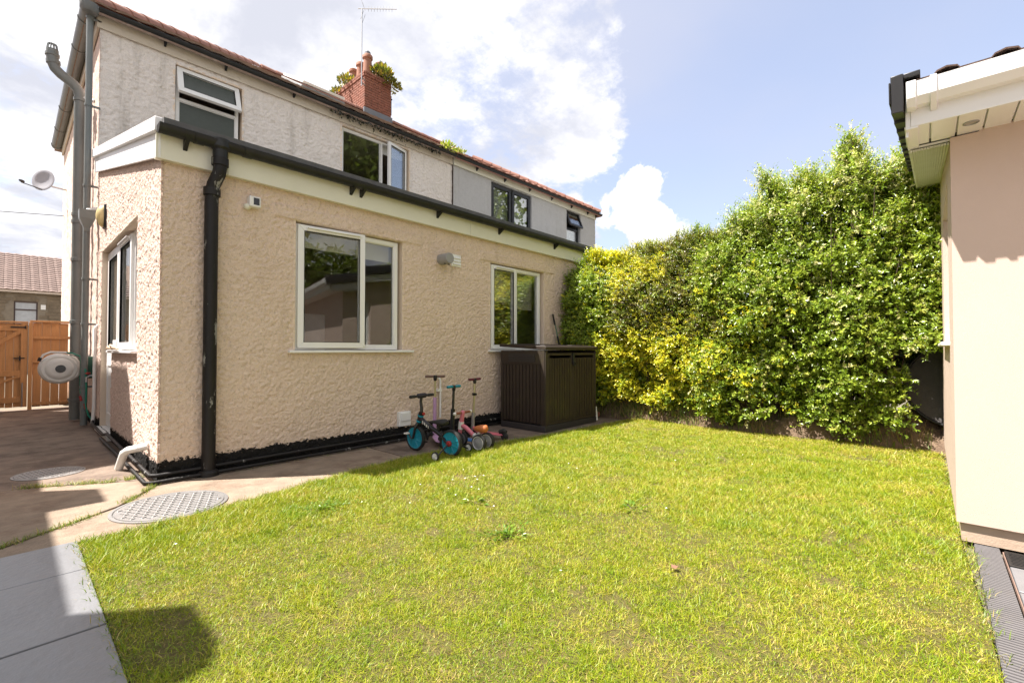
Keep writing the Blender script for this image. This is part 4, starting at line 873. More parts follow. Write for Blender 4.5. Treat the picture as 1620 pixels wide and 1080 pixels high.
def build_hedges():
    # low clipped hedge, gold in patches
    topA = lambda y: 2.70 + .05 * np.sin(y * 3.1) + .05 * np.sin(y * 7.7 + 1) - .16 * np.clip((y - 3.9) / .7, 0, 1) - .25 * np.clip((y - 4.4) / .3, 0, 1)
    def palA(y, z, tz):
        n = len(y)
        g = 1.9 * np.exp(-((y - 3.1) / 1.05) ** 2 - ((z - .85) / .56) ** 2) + 1.0 * np.exp(-((y - 3.85) / .55) ** 2 - ((z - 2.55) / .35) ** 2) + .35 * np.exp(-((y - 2.2) / .3) ** 2 - ((z - 2.65) / .25) ** 2)
        g = g + .33 * fbm2(y, z, 2.6, 51) + .15 * fbm2(y, z, 6, 52)
        gold = RNG.random(n) < np.clip((g - .30) * 1.7, .07, .90)
        mid = (z > 1.25) & (z < 2.75) & (y < 3.75)
        base = np.where(((RNG.random(n) < .75) & mid)[:, None], pick(OLIVE, n), pick(GREEN, n))
        return np.where(gold[:, None], pick(GOLD, n), base)
    lsA = lambda y, z: np.where((z > 1.25) & (y < 3.7), .030, .042) * RNG.uniform(.85, 1.15, len(y))
    lowA = lambda y: .24 + .08 * np.sin(y * 4)
    lenA = lambda y, z: RNG.uniform(.10, .20, len(y))
    ns = 70; ys = RNG.uniform(2.2, 4.3, ns); P = np.c_[RNG.uniform(6.6, 7.4, ns), ys, topA(ys) - .05]
    D = np.c_[RNG.normal(0, .35, ns), RNG.normal(0, .35, ns), np.ones(ns)]
    hedge('golden_hedge', 'low clipped hedge with bright golden yellow patches beside the house', 2.05, 4.72, topA, 12800, palA, lsA, lowA, 101, lenA,
          (P, D, 9, RNG.uniform(.10, .28, ns), np.full(ns, .035), np.where((RNG.random(ns) < .6)[:, None], pick(GOLD, ns), pick(OLIVE, ns))))
    # tall loose privet
    def topB(y):
        return np.interp(y, [-2.4, -.6, 0, .2, .33, .42, .55, .65, .75, .85, .95, 1.1, 1.25, 1.35, 1.45, 1.6, 1.7, 1.8, 1.95, 2.05, 2.35], [3.0, 3.2, 3.12, 3.25, 3.08, 3.02, 3.35, 3.60, 3.48, 3.10, 3.05, 3.30, 3.18, 3.0, 3.2, 3.36, 3.02, 2.85, 2.93, 2.70, 2.58])
    def palB(y, z, tz):
        n = len(y); hi = np.clip((z - 2.2) / 1.0, 0, 1)
        p = pick(GREEN, n); t = RNG.random(n) < .17 + .45 * hi
        p = np.where(t[:, None], pick(TIPS, n), p)
        g = RNG.random(n) < .35 * np.exp(-((y - 2.0) / .5) ** 2 - ((z - 1.0) / .7) ** 2)
        return np.where(g[:, None], pick(GOLD, n), p)
    lsB = lambda y, z: .047 * RNG.uniform(.8, 1.2, len(y)) * np.where(z > 2.3, .85, 1.0)
    lowB = lambda y: .18 + .10 * np.sin(y * 5 + 1)
    lenB = lambda y, z: RNG.uniform(.12, .24, len(y)) * np.where(z > 2.5, 1.3, 1.0)
    ns = 420; ys = RNG.uniform(-1.0, 2.3, ns); P = np.c_[RNG.uniform(6.55, 7.5, ns), ys, topB(ys) - .12]
    D = np.c_[RNG.normal(-.15, .35, ns), RNG.normal(0, .35, ns), np.ones(ns)]
    hedge('privet_hedge', 'tall loose green privet hedge with pale flower tips beside the garden room', -2.4, 2.4, topB, 20000, palB, lsB, lowB, 202, lenB,
          (P, D, 13, RNG.uniform(.15, .42, ns), RNG.uniform(.035, .055, ns), np.where((RNG.random(ns) < .55)[:, None], pick(TIPS, ns), pick(GREEN, ns))))
build_hedges()
# raised earth edge the hedge grows from
def build_bank():
    nx, ny = 40, 200; u = np.linspace(0, 1, nx); yv = np.linspace(-.25, 4.6, ny); U, Y = np.meshgrid(u, yv, indexing='ij')
    xx = 6.62 + 1.4 * U + .06 * fbm2(Y.ravel(), U.ravel(), 1.3, 71).reshape(U.shape)
    prof = np.interp(U, [0, .03, .10, .2, 1], [-.03, .10, .24, .28, .30])
    Z = prof * (1 + .3 * fbm2(Y.ravel(), (U * 3).ravel(), 2.0, 72).reshape(U.shape)) + .03 * fbm2(Y.ravel(), (U * 9).ravel(), 6, 73).reshape(U.shape)
    Z = np.where(U == 0, -.03, Z)
    idx = np.arange(nx * ny).reshape(nx, ny); F = np.stack([idx[:-1, :-1], idx[1:, :-1], idx[1:, 1:], idx[:-1, 1:]], -1).reshape(-1, 4)
    bare('earth_bank', np.stack([xx, Y, Z], -1).reshape(-1, 3), F, SOIL, None, smooth=True, kind='structure')
    # dry and green grass hanging over it
    n = 3600; y = RNG.uniform(-.2, 4.3, n); x = 6.60 + RNG.uniform(0, .22, n); z = np.interp(x, [6.6, 6.68, 6.8], [.0, .12, .24])
    k = fbm2(y, x, 2.5, 75) > -.3; x, y, z = x[k], y[k], z[k]; n = len(x)
    col = np.where((RNG.random(n) < .5)[:, None], np.array([.34, .26, .11]), np.array([.14, .22, .03])) * RNG.uniform(.7, 1.2, (n, 1))
    V, F, Cc = blades(x, y, z, RNG.uniform(.04, .20, n), RNG.uniform(.004, .009, n), col, lean=.6)
    o = bare('bank_grass', V, F, GRASSM, None, Cc, kind='stuff'); o['label'] = 'dry and green grass tufts hanging over the earth bank'; o['category'] = 'grass'
build_bank()

def clump(name, label, cat, c, rad, n, size, pal, up=0.6, group=None, wfrac=.5, flat=1.0, rt=True):
    """a small leafy plant: a crown of leaves and a stem"""
    c = np.array(c, float); r = thing(name, label, cat, tuple(c), group)
    P = RNG.standard_normal((n, 3)); P /= np.linalg.norm(P, axis=1, keepdims=True); P[:, 2] = np.abs(P[:, 2]) * flat
    P *= (RNG.random((n, 1)) ** .4) * rad
    V, F, Cc = leaves(c + P, P / rad + np.array([0, 0, up]), RNG.uniform(.7, 1.3, n) * size, pick(pal, n) * RNG.uniform(.8, 1.2, (n, 1)), wfrac)
    bare('leaves', V, F, LEAF, r, Cc)
    m = 9; q = RNG.standard_normal((m, 3)) * rad * .6; q[:, 2] = np.abs(q[:, 2]); V, F = twig_mesh(np.repeat(c[None], m, 0), c + q, .004, .002); bare('stems', V, F, BARK, r)
    return r
FERN = np.array([[.30, .28, .04], [.18, .22, .03], [.36, .26, .05], [.10, .13, .03]])
clump('chimney_fern', 'yellow green fern growing on the left shoulder of the brick chimney', 'plant', (6.93, 13.2, 9.28), .26, 170, .12, FERN)
clump('chimney_fern', 'small fern tuft at the far left corner of the chimney top', 'plant', (6.92, 13.75, 9.16), .20, 150, .10, FERN)
clump('chimney_weed', 'bushy weed growing round the front chimney pots', 'plant', (7.50, 12.20, 9.33), .34, 420, .12, FERN)
clump('chimney_weed', 'dull green weed hanging off the right corner of the chimney', 'plant', (7.82, 12.16, 9.12), .30, 380, .10, OLIVE, up=-.2)
clump('gutter_weed', 'green leafy weed growing out of the upper gutter at the party line', 'plant', (7.28, 8.82, 6.05), .20, 150, .09, TIPS, up=.2)
clump('gutter_weed', 'small weed in the upper gutter just left of the neighbour', 'plant', (7.75, 8.86, 6.12), .13, 70, .08, TIPS)
def moss(name, label, x0, x1, n):
    x = RNG.uniform(x0, x1, n); P = np.c_[x, RNG.uniform(8.80, 8.90, n), 5.99 - np.abs(RNG.normal(0, .05, n))]
    V, F, Cc = leaves(P, np.c_[RNG.normal(0, .5, n), RNG.normal(-.4, .4, n), -np.ones(n)], RNG.uniform(.03, .06, n), np.tile(np.array([[.035, .035, .018]]), (n, 1)) * RNG.uniform(.6, 1.6, (n, 1)), .7)
    o = bare(name, V, F, LEAF, None, Cc, kind='stuff'); o['label'] = label; o['category'] = 'moss'
moss('gutter_moss', 'dark moss hanging under the upper gutter', 4.3, 7.1, 420)

# ------------------------------------------------------------------ storage box
SB = thing('storage_box', 'dark brown plastic garden storage box with double doors against the wall', 'storage box', (5.42, 4.15, 0))
BROWN = mat('dark_brown_plastic', (.030, .019, .013), .6, .10, 5, .0012, 130, dirt=.5, dcol=(.055, .048, .014), ds=1.8, dedge=(.5, .7))
BROWN2 = mat('dark_brown_base', (.035, .030, .030), .6, .1)
bx0, bx1, by0, by1, bz = 4.80, 6.04, 3.78, 4.58, 1.09
obj('base', MB().box(bx0 - .012, bx1 + .012, by0 - .012, by1, 0, .085), BROWN2, SB, bevel=.008)
def ribbed(x0, x1, z0, z1, n, fmap, depth=.012, gap=.22):
    mb = MB(fmap); w = (x1 - x0) / n
    mb.box(x0, x1, 0, .02, z0, z1)
    for i in range(n): mb.box(x0 + w * (i + gap / 2), x0 + w * (i + 1 - gap / 2), .02, .02 + depth, z0 + .01, z1 - .01)
    return mb
sdm = lambda u, w, v: (bx0 + .02 - w, u, v)
sd = obj('side_panel', ribbed(by0 + .07, by1 - .05, .10, .90, 11, sdm), BROWN, SB, smooth=0)
sd2 = MB(sdm); sd2.box(by0, by0 + .065, 0, .03, .085, bz); sd2.box(by1 - .045, by1, 0, .03, .085, bz); sd2.box(by0 + .065, by1 - .045, 0, .03, .90, bz)
obj('side_frame', sd2, BROWN, SB, bevel=.004)
gr = MB(sdm)
for i in range(5): gr.box(by0 + .16, by1 - .16, .030, .038, .935 + i * .023, .950 + i * .023)
obj('vent_grille', gr, BROWN2, SB)
frm = lambda u, w, v: (u, by0 + .02 - w, v)
xm = 5.435
for a, b in ((bx0 + .055, xm - .003), (xm + .003, bx1 - .03)):
    d = obj('door', ribbed(a + .03, b - .03, .12, .985, 9 if a < 5 else 8, frm), BROWN, SB, smooth=0)
    obj('door_frame', MB(frm).ring(a, b, .09, 1.055, .035, 0, .030), BROWN, d, bevel=.004)
obj('corner_post', MB(frm).box(bx0, bx0 + .052, -.01, .034, .085, bz).box(bx1 - .027, bx1, -.01, .034, .085, bz), BROWN, SB, bevel=.005)
obj('back_panel', MB().box(bx0 + .02, bx1, by1 - .02, by1, .085, bz).box(bx1 - .02, bx1, by0 + .03, by1, .085, bz), BROWN, SB)
obj('lid', MB().prism([(bx0 - .02, by0 - .035, bz + .005), (bx0 - .02, by1 + .02, bz + .055), (bx0 - .02, by1 + .02, bz + .095), (bx0 - .02, by0 - .02, bz + .06), (bx0 - .02, by0 - .035, bz + .045)], (bx1 - bx0 + .04, 0, 0)), BROWN, SB, bevel=.008)
for x in (5.1, 5.74): obj('lid_rib', MB().prism([(x - .22, by0 + .06, bz + .068), (x - .22, by1 - .08, bz + .092), (x - .22, by1 - .08, bz + .098), (x - .22, by0 + .06, bz + .074)], (.44, 0, 0)), BROWN, SB, bevel=.003)
hsp = obj('hasp', MB().box(xm - .022, xm + .022, by0 - .030, by0 - .012, .90, 1.055).lathe((xm, by0 - .035, .90), (0, -1, 0), [(.035, 0), (.035, .012), (.018, .013), (.018, .0)], 18), BLACK, SB, bevel=.003)

# ------------------------------------------------------------------ children's bikes and scooters
def placer(rear, front):
    a = Vector((*rear, 0)); b = Vector((*front, 0)); f = (b - a).normalized(); s = Vector((f.y, -f.x, 0))
    return lambda x, y, z: tuple(a + s * x + f * y + Vector((0, 0, z)))
RUBBER = mat('black_rubber', (.020, .019, .018), .75, .1, 20, .001, 200)
TEAL = mat('teal_plastic', (.010, .24, .33), .38, .04)
BIKE_BLACK = mat('black_bike_frame', (.016, .016, .018), .30, .1)
REDM = mat('red_plastic', (.32, .02, .02), .4, .05)
WHITEP = mat('white_toy_plastic', (.72, .70, .66), .4, .04)
def wheel(parent, M, c, r, tw, hub_m, ribs=0, tyre_m=None):
    w = obj('wheel', MB(M).lathe(c, (1, 0, 0), [(r - tw * .42, -tw * .5), (r - .006, -tw * .46), (r, -tw * .2), (r, tw * .2), (r - .006, tw * .46), (r - tw * .42, tw * .5), (r - tw * .50, tw * .40), (r - tw * .50, -tw * .40), (r - tw * .42, -tw * .5)], 36, cap=False), tyre_m or RUBBER, parent, smooth=50)
    rr = r - tw * .46
    obj('hub_disc', MB(M).lathe(c, (1, 0, 0), [(.012, -tw * .52), (rr * .35, -tw * .48), (rr * .9, -tw * .30), (rr, -tw * .42), (rr, tw * .42), (rr * .9, tw * .30), (rr * .35, tw * .48), (.012, tw * .52)], 32), hub_m, w, smooth=40)
    if ribs:
        rb = MB(M)
        for i in range(ribs):
            a = 2 * PI * i / ribs; y1, z1 = math.cos(a), math.sin(a)
            for sx in (-1, 1): rb.tube([(c[0] + sx * tw * .46, c[1] + y1 * rr * .3, c[2] + z1 * rr * .3), (c[0] + sx * tw * .34, c[1] + y1 * rr * .92, c[2] + z1 * rr * .92)], .005, 5)
        obj('spokes', rb, hub_m, w)
    return w
def bar_and_grips(parent, M, c, half, r, bar_m, grip_m, gl=.10, end_m=None, name='handlebar'):
    x, y, z = c; h = obj(name, MB(M).tube([(x - half, y, z), (x + half, y, z)], r, 10), bar_m, parent, smooth=50)
    for s in (-1, 1):
        obj('grip', MB(M).tube([(x + s * (half - gl), y, z), (x + s * (half - gl * .8), y, z), (x + s * (half - .01), y, z), (x + s * half, y, z)], [r * 1.2, r * 1.45, r * 1.45, r * 1.2], 12), grip_m, h, smooth=50)
        if end_m: obj('grip_end', MB(M).lathe((x + s * half, y, z), (s, 0, 0), [(r * 1.5, -.01), (r * 1.9, 0), (r * 1.7, .014), (r * .5, .02)], 14), end_m, h, smooth=60)
    return h
def balance_bike():
    M = placer((3.09, 3.66), (3.02, 4.17)); t = thing('balance_bike', "child's black bike with teal disc wheels and white training wheels", 'bike', (3.06, 3.9, 0))
    wr, wb = .137, .52
    wheel(t, M, (0, 0, wr), wr, .048, TEAL, 9); wheel(t, M, (0, wb, wr), wr, .048, TEAL, 9)
    fk = MB(M)
    for s in (-1, 1): fk.tube([(s * .042, wb, wr), (s * .044, wb - .03, .24), (s * .03, wb - .045, .29), (0, wb - .05, .305)], [.012, .014, .016, .016], 10)
    obj('fork', fk, BIKE_BLACK, t, smooth=50)
    hd = obj('head_tube', MB(M).tube([(0, wb - .045, .295), (0, wb - .085, .42)], [.027, .030], 14), BIKE_BLACK, t, smooth=50)
    for z in (.315, .375): obj('collar', MB(M).lathe((0, wb - .045 - (z - .295) * .32, z), (0, -.32, 1), [(.027, 0), (.034, .002), (.034, .016), (.027, .018)], 16), TEAL, hd)
    obj('head_badge', MB(M).lathe((0, wb - .115, .405), (0, -1, .2), [(.0, 0), (.018, .0), (.016, .012), (.0, .014)], 12), REDM, hd)
    obj('stem', MB(M).tube([(0, wb - .085, .42), (0, wb - .088, .47), (0, wb - .075, .53), (0, wb - .085, .595)], [.018, .017, .016, .016], 10), BIKE_BLACK, t, smooth=50)
    h = bar_and_grips(t, M, (0, wb - .09, .60), .175, .012, BIKE_BLACK, RUBBER, .09)
    obj('bar_pad', MB(M).tube([(-.065, wb - .09, .60), (-.05, wb - .09, .602), (.05, wb - .09, .602), (.065, wb - .09, .60)], [.018, .027, .027, .018], 12), mat('dark_foam', (.028, .024, .032), .85), h, smooth=50)
    fr = obj('frame', MB(M).tube([(0, wb - .06, .36), (0, .30, .275), (0, .06, .165), (0, .0, .145)], [.026, .024, .020, .016], 12), BIKE_BLACK, t, smooth=50)
    stx = MB(M)
    for s in (-1, 1): stx.tube([(0, .13, .20), (s * .045, .06, .165), (s * .052, 0, wr)], [.014, .012, .012], 8)
    obj('chain_stay', stx, BIKE_BLACK, t, smooth=50)
    mk = MB(M)
    for i, (y, w_) in enumerate(((.385, .012), (.365, .006), (.35, .012), (.322, .016), (.300, .008))):
        z = .275 + (y - .30) * .55; mk.box(-.0275, -.0255, y, y + w_, z - .012, z + .014)
    obj('frame_decal', mk, WHITEP, fr)
    obj('seat_post', MB(M).tube([(0, .19, .225), (0, .165, .32)], .014, 10), BIKE_BLACK, t)
    obj('saddle', MB(lambda x, y, z: M(x, y, .335 + (z - .335) * .55)).tube([(0, .06, .345), (0, .09, .345), (0, .14, .342), (0, .22, .336), (0, .29, .325), (0, .31, .318)], [.03, .060, .062, .036, .024, .012], 14).xform(Matrix.Identity(4)), RUBBER, t, smooth=60)
    for s in (-1, 1):
        obj('crank', MB(M).tube([(s * .045, wb, wr), (s * .06, wb + .005, wr - .005), (s * .065, wb - .05 * s, wr - .055 * s)], .008, 8), BIKE_BLACK, t)
        obj('pedal', MB(M).box(s * .085 - .025, s * .085 + .025, wb - .05 * s - .022, wb - .05 * s + .022, wr - .055 * s - .008, wr - .055 * s + .008), WHITEP if s < 0 else RUBBER, t, bevel=.003)
        obj('training_arm', MB(M).tube([(s * .03, 0, wr), (s * .10, -.01, wr - .02), (s * .20, -.02, .06), (s * .235, -.02, .048)], .008, 8), BIKE_BLACK, t)
        wheel(t, M, (s * .255, -.02, .048), .048, .026, WHITEP, 5)['label'] = 'white training wheel'
    obj('hub_cap', MB(M).lathe((-.03, 0, wr), (-1, 0, 0), [(.03, 0), (.03, .018), (.022, .024)], 16).lathe((-.055, 0, wr), (-1, 0, 0), [(.016, 0), (.014, .012)], 10), REDM, t)
balance_bike()
def trike():
    M = placer((3.52, 3.63), (3.47, 3.97)); t = thing('toddler_trike', 'pink toddler trike with tan seat and wide grey rear wheels', 'trike', (3.5, 3.8, 0))
    PINK = mat('pink_paint', (.62, .17, .21), .35, .05); GREYW = mat('grey_wheel_disc', (.30, .29, .30), .45, .05); TAN = mat('tan_grip', (.25, .085, .04), .7, .08); ORANGE = mat('tan_orange_seat', (.50, .15, .045), .55, .06)
    for x in (-.075, .075):
        w = wheel(t, M, (x, 0, .092), .092, .050, GREYW)
        for s in (-1, 1): obj('rim', MB(M).ring_tube((x + s * .022, 0, .092), (1, 0, 0), .070, .004, 28, 6), WHITEP, w, smooth=60)
    for x in (-.035, .035): wheel(t, M, (x, .34, .085), .085, .034, GREYW)
    obj('rear_axle', MB(M).tube([(-.08, 0, .092), (.08, 0, .092)], .012, 8), WHITEP, t)
    obj('fork', MB(M).tube([(0, .34, .085), (0, .335, .15), (0, .325, .22)], [.014, .022, .024], 12), PINK, t, smooth=50)
    obj('head_tube', MB(M).tube([(0, .325, .20), (0, .312, .285)], .031, 14), WHITEP, t, smooth=50)
    obj('stem', MB(M).tube([(0, .312, .285), (0, .295, .38), (0, .293, .402), (0, .292, .412)], [.026, .024, .024, .012], 14), PINK, t, smooth=50)
    bar_and_grips(t, M, (0, .294, .388), .135, .010, TAN, TAN, .10, WHITEP)
    fr = obj('frame', MB(M).tube([(0, .315, .245), (0, .24, .22), (0, .16, .165), (0, .10, .135)], [.024, .025, .024, .022], 12), PINK, t, smooth=50)
    obj('rear_fork', MB(M).tube([(0, .13, .155), (0, .08, .125), (0, .0, .095)], [.028, .026, .018], 10).tube([(0, .09, .14), (0, .05, .20)], .015, 8), WHITEP, fr, smooth=50)
    obj('seat', MB(M).tube([(0, -.055, .232), (0, -.035, .236), (0, .02, .230), (0, .085, .226), (0, .115, .226), (0, .128, .226)], [.018, .042, .046, .032, .022, .008], 14), ORANGE, t, smooth=60)
trike()
def scooter(name, label, rear, front, bz, half, pole_m, low_m, deck_m, grip_m, low_z, pole_r=.011, clamp=None, deck_w=.055):
    M = placer(rear, front); L = (Vector(front) - Vector(rear)).length
    t = thing(name, label, 'scooter', ((rear[0] + front[0]) / 2, (rear[1] + front[1]) / 2, 0), "children's scooters against the wall")
    dk = MB(lambda x, y, z: M(x, y, .066 + (z - .066) * .26)); dk.tube([(0, .0, .066), (0, .03, .066), (0, L * .60, .066), (0, L * .82, .066)], [deck_w * .6, deck_w, deck_w, deck_w * .6], 14)
    dk.map = M; dk.tube([(0, L * .72, .066), (0, L * .88, .085), (0, L * .985, .125)], [.018, .020, .024], 10); obj('deck', dk, deck_m, t, smooth=50)
    obj('brake', MB(M).tube([(0, -.045, .105), (0, -.01, .115), (0, .05, .095)], [.02, .03, .03], 8), RUBBER, t)
    wheel(t, M, (0, -.02, .048), .048, .04, BIKE_BLACK)
    for s in (-1, 1): wheel(t, M, (s * .085, L, .052), .052, .024, BIKE_BLACK)
    obj('front_axle', MB(M).tube([(-.085, L, .052), (-.04, L, .09), (.04, L, .09), (.085, L, .052)], .014, 8), RUBBER, t)
    ly = L - .01; tilt = lambda z: ly - .05 * (z - .1)
    obj('lower_tube', MB(M).tube([(0, tilt(.08), .08), (0, tilt(low_z), low_z)], [pole_r * 1.9, pole_r * 1.7], 12), low_m, t, smooth=50)
    p = obj('pole', MB(M).tube([(0, tilt(low_z - .05), low_z - .05), (0, tilt(bz), bz)], pole_r, 12), pole_m, t, smooth=50)
    if clamp: obj('clamp', MB(M).lathe((0, tilt(clamp), clamp), (0, 0, 1), [(.012, -.018), (.024, -.016), (.024, .016), (.012, .018)], 12).box(-.035, .02, tilt(clamp) - .03, tilt(clamp) - .015, clamp - .012, clamp + .012), BLACK, p)
    h = bar_and_grips(t, M, (0, tilt(bz), bz), half, .011, BLACK, grip_m, .095)
    obj('stem_head', MB(M).lathe((0, tilt(bz), bz - .055), (0, 0, 1), [(.014, 0), (.02, .01), (.024, .05), (.02, .07)], 10), BLACK, h)
STEEL = mat('yellowed_steel_pole', (.50, .45, .30), .32, .08, 6, metal=.7); SILVER = mat('silver_pole', (.55, .55, .56), .3, .05, metal=.8)
LILAC = mat('lilac_plastic', (.50, .30, .48), .45, .05); BROWNG = mat('dusty_brown_grip', (.16, .095, .075), .8, .15, 30)
scooter('scooter', 'lilac scooter with brown grips standing nearest the wall', (3.28, 4.06), (3.53, 4.50), .775, .120, STEEL, LILAC, LILAC, BROWNG, .52, .013)
scooter('scooter', 'blue decked scooter with teal grips between the bike and trike', (3.60, 3.78), (3.545, 4.20), .665, .115, BIKE_BLACK, BIKE_BLACK, mat('blue_plastic', (.03, .17, .50), .4, .05), TEAL, .40, .015)
scooter('scooter', 'pink scooter with maroon grips and a steel pole', (4.06, 3.84), (3.99, 4.32), .725, .115, STEEL, mat('grey_steel', (.34, .32, .30), .4, metal=.5), mat('pink_plastic', (.58, .13, .17), .42, .05), mat('maroon_grip', (.13, .022, .040), .6, .1), .30, .013, clamp=.535)

# ------------------------------------------------------------------ fittings on and around the house
def fitting(name, label, cat, loc): return thing(name, label, cat, loc)
t = fitting('security_camera', 'small square white security camera under the lean-to eaves', 'camera', (1.55, YE, 2.49))
obj('body', MB(rear(YE)).box(1.50, 1.60, -.01, .075, 2.445, 2.545), PVC, t, bevel=.008)
obj('lens_window', MB(rear(YE)).box(1.535, 1.585, .070, .078, 2.465, 2.53), mat('black_lens', (.006, .006, .007), .12), t)
obj('sensor_dome', MB(rear(YE)).lathe((1.495, .03, 2.44), (0, .3, -1), [(.03, -.02), (.032, 0), (.022, .018), (.0, .024)], 16), CREAM, t, smooth=60)
t = fitting('wall_light', 'yellowed oval bulkhead light high on the sunny side wall', 'light', (.82, 8.12, 2.87))
obj('back_plate', MB(side(XC)).box(8.04, 8.22, -.01, .03, 2.72, 3.03), BLACK, t, bevel=.012)
lens = MB(); vs = []; fs = []
for i in range(9):
    a = PI / 2 * i / 8; sc = math.cos(a); 
    for j in range(20): b = 2 * PI * j / 20; vs.append((XC - .03 - .075 * math.sin(a), 8.13 + .075 * sc * math.cos(b), 2.875 + .145 * sc * math.sin(b)))
for i in range(8):
    for j in range(20): fs.append((i * 20 + j, i * 20 + (j + 1) % 20, (i + 1) * 20 + (j + 1) % 20, (i + 1) * 20 + j))
obj('diffuser', lens.add(vs, fs), mat('yellowed_plastic', (.62, .50, .24), .4, .12, 14, dirt=.5, dcol=(.36, .20, .06), ds=9), t, smooth=60)
t = fitting('hose_reel', 'white wall mounted hose reel with green hose by the grey pipes', 'hose reel', (.50, 9.25, .83))
REELW = mat('reel_white', (.66, .65, .62), .4, .03)
prf = [(-.02, -.12), (.16, -.12), (.205, -.09), (.215, -.03), (.215, .03), (.205, .09), (.16, .12), (.0, .12)]
shell = MB().lathe((.49, 9.22, .83), (0, 1, 0), [(r if r > 0 else 0.001, h) for r, h in [(.09, -.135), (.13, -.13), (.15, -.112), (.18, -.112), (.205, -.09), (.215, -.03), (.215, .03), (.205, .09), (.16, .12)]], 36)
obj('casing', shell, REELW, t, smooth=35)
obj('casing_neck', MB().prism([(.48, 9.12, 1.045), (.66, 9.12, 1.00), (.70, 9.12, .93), (.70, 9.12, .72), (.62, 9.12, .655), (.50, 9.12, .615)], (0, .20, 0)), REELW, t, bevel=.02)
obj('handle', MB().tube([(.30, 9.15, .97), (.33, 9.15, 1.03), (.40, 9.15, 1.065), (.55, 9.15, 1.06), (.64, 9.15, 1.02)], .014, 8), REELW, t, smooth=50)
obj('corner_grip', MB().tube([(.285, 9.14, .94), (.30, 9.14, .99)], .02, 8), BLACK, t)
obj('badge', MB().lathe((.50, 9.08, .83), (0, -1, 0), [(.055, 0), (.05, .008), (.001, .009)], 20), mat('dark_badge', (.06, .065, .07), .4), t, smooth=40)
obj('wall_bracket', MB().box(.70, .86, 9.15, 9.30, .68, 1.00), mat('bracket_green', (.02, .10, .07), .5), t, bevel=.01)
HOSE = mat('green_hose', (.006, .20, .13), .4, .1)
obj('hose', MB().tube([(.55, 9.16, 1.06), (.62, 9.1, 1.05), (.70, 9.05, 1.00), (.71, 9.02, .90), (.70, 9.0, .70), (.70, 8.98, .55), (.70, 8.96, .48)], .011, 8).tube([(.72, 9.05, .95), (.745, 8.92, .80), (.755, 8.90, .55), (.75, 8.90, .30), (.78, 8.88, .16), (.82, 8.86, .10)], .011, 8), HOSE, t, smooth=60)
for p in ((.70, 8.96, .44), (.745, 8.93, .33)): obj('hose_connector', MB().tube([p, (p[0] + .01, p[1] - .02, p[2] - .07)], [.020, .016], 10), REDM, t)
t = fitting('garden_tap', 'red handled tap on the side wall behind the grey pipes', 'tap', (.80, 8.85, .72))
obj('tap_body', MB().tube([(.86, 8.86, .73), (.78, 8.86, .73), (.75, 8.86, .70), (.75, 8.86, .64)], .014, 8), ALU, t, smooth=50)
obj('tap_handle', MB().lathe((.765, 8.86, .745), (0, 0, 1), [(.01, 0), (.03, .012), (.03, .03), (.01, .034)], 10), REDM, t)
t = fitting('meter_box', 'white meter box low on the side wall below the hose reel', 'meter box', (.80, 13.4, .25))
obj('box', MB().box(.70, .86, 13.1, 13.6, .10, .50), PVC, t, bevel=.015)
obj('lid_latch', MB().lathe((.72, 13.09, .16), (0, -1, 0), [(.022, 0), (.022, .01)], 12), GALV, t)
t = fitting('satellite_dish', 'grey satellite dish on the far corner of the side wall', 'satellite dish', (.62, 14.6, 4.95))
ax = Vector((-.70, -.70, .10)).normalized(); cdi = Vector((.47, 14.5, 4.86))
prd = [(.001, -.045), (.09, -.039), (.17, -.020), (.24, .0), (.243, .004), (.24, .006), (.17, -.012), (.09, -.031), (.001, -.037)]
obj('dish', MB().lathe(tuple(cdi), tuple(ax), prd, 28), mat('dish_grey', (.33, .33, .36), .5, .06), t, smooth=50)
tip = cdi + ax * .30 + Vector((-.12, 0, -.19))
obj('feed_arm', MB().tube([tuple(cdi - Vector((0, 0, .22))), tuple(tip - Vector((0, 0, .03))), tuple(tip)], .010, 6), BLACK, t)
obj('feed_horn', MB().lathe(tuple(tip), tuple(-ax), [(.022, -.04), (.03, 0), (.03, .04)], 10), BLACK, t)
obj('wall_arm', MB().tube([tuple(cdi - ax * .04), (.62, 14.62, 4.78), (.86, 14.62, 4.76)], .018, 8), ALU, t, smooth=50)
t = fitting('tv_aerial', 'thin television aerial on a mast strapped to the chimney', 'aerial', (6.88, 12.10, 9.0))
mast = (6.80, 12.10); zt = 11.02
obj('mast', MB().tube([(mast[0], mast[1], 8.75), (mast[0], mast[1], zt)], .016, 8), ALU, t)
be = Vector((7.50, 11.38, 11.03)); bs_ = Vector((mast[0] - .08, mast[1] + .08, zt)); bd = (be - bs_).normalized()
obj('boom', MB().tube([tuple(bs_), tuple(be)], .011, 6), ALU, t)
sdv = bd.cross(Vector((0, 0, 1))).normalized()
el0 = None
for i in range(9):
    p = bs_ + bd * (.30 + i * .085); hl = .085
    if el0 is None: el0 = obj('element', MB().tube([tuple(p - Vector((0, 0, hl))), tuple(p + Vector((0, 0, hl)))], .006, 5), ALU, t); p0 = p
    else: copy_at(el0, p - p0, t)
p = bs_ + bd * .16
for s in (-1, 1):
    for k in (0, 1): obj('reflector_rod', MB().tube([tuple(p + Vector((0, 0, s * .06)) - sdv * (.16 * k)), tuple(p + Vector((0, 0, s * .30)) - bd * .08 - sdv * (.16 * k))], .007, 5), ALU, t)
obj('mast_bracket', MB().tube([(mast[0], mast[1], 8.85), (CX0 + .05, CY0 + .03, 8.85)], .02, 6).tube([(mast[0], mast[1], 9.0), (CX0 + .05, CY0 + .03, 9.0)], .02, 6), GALV, t)
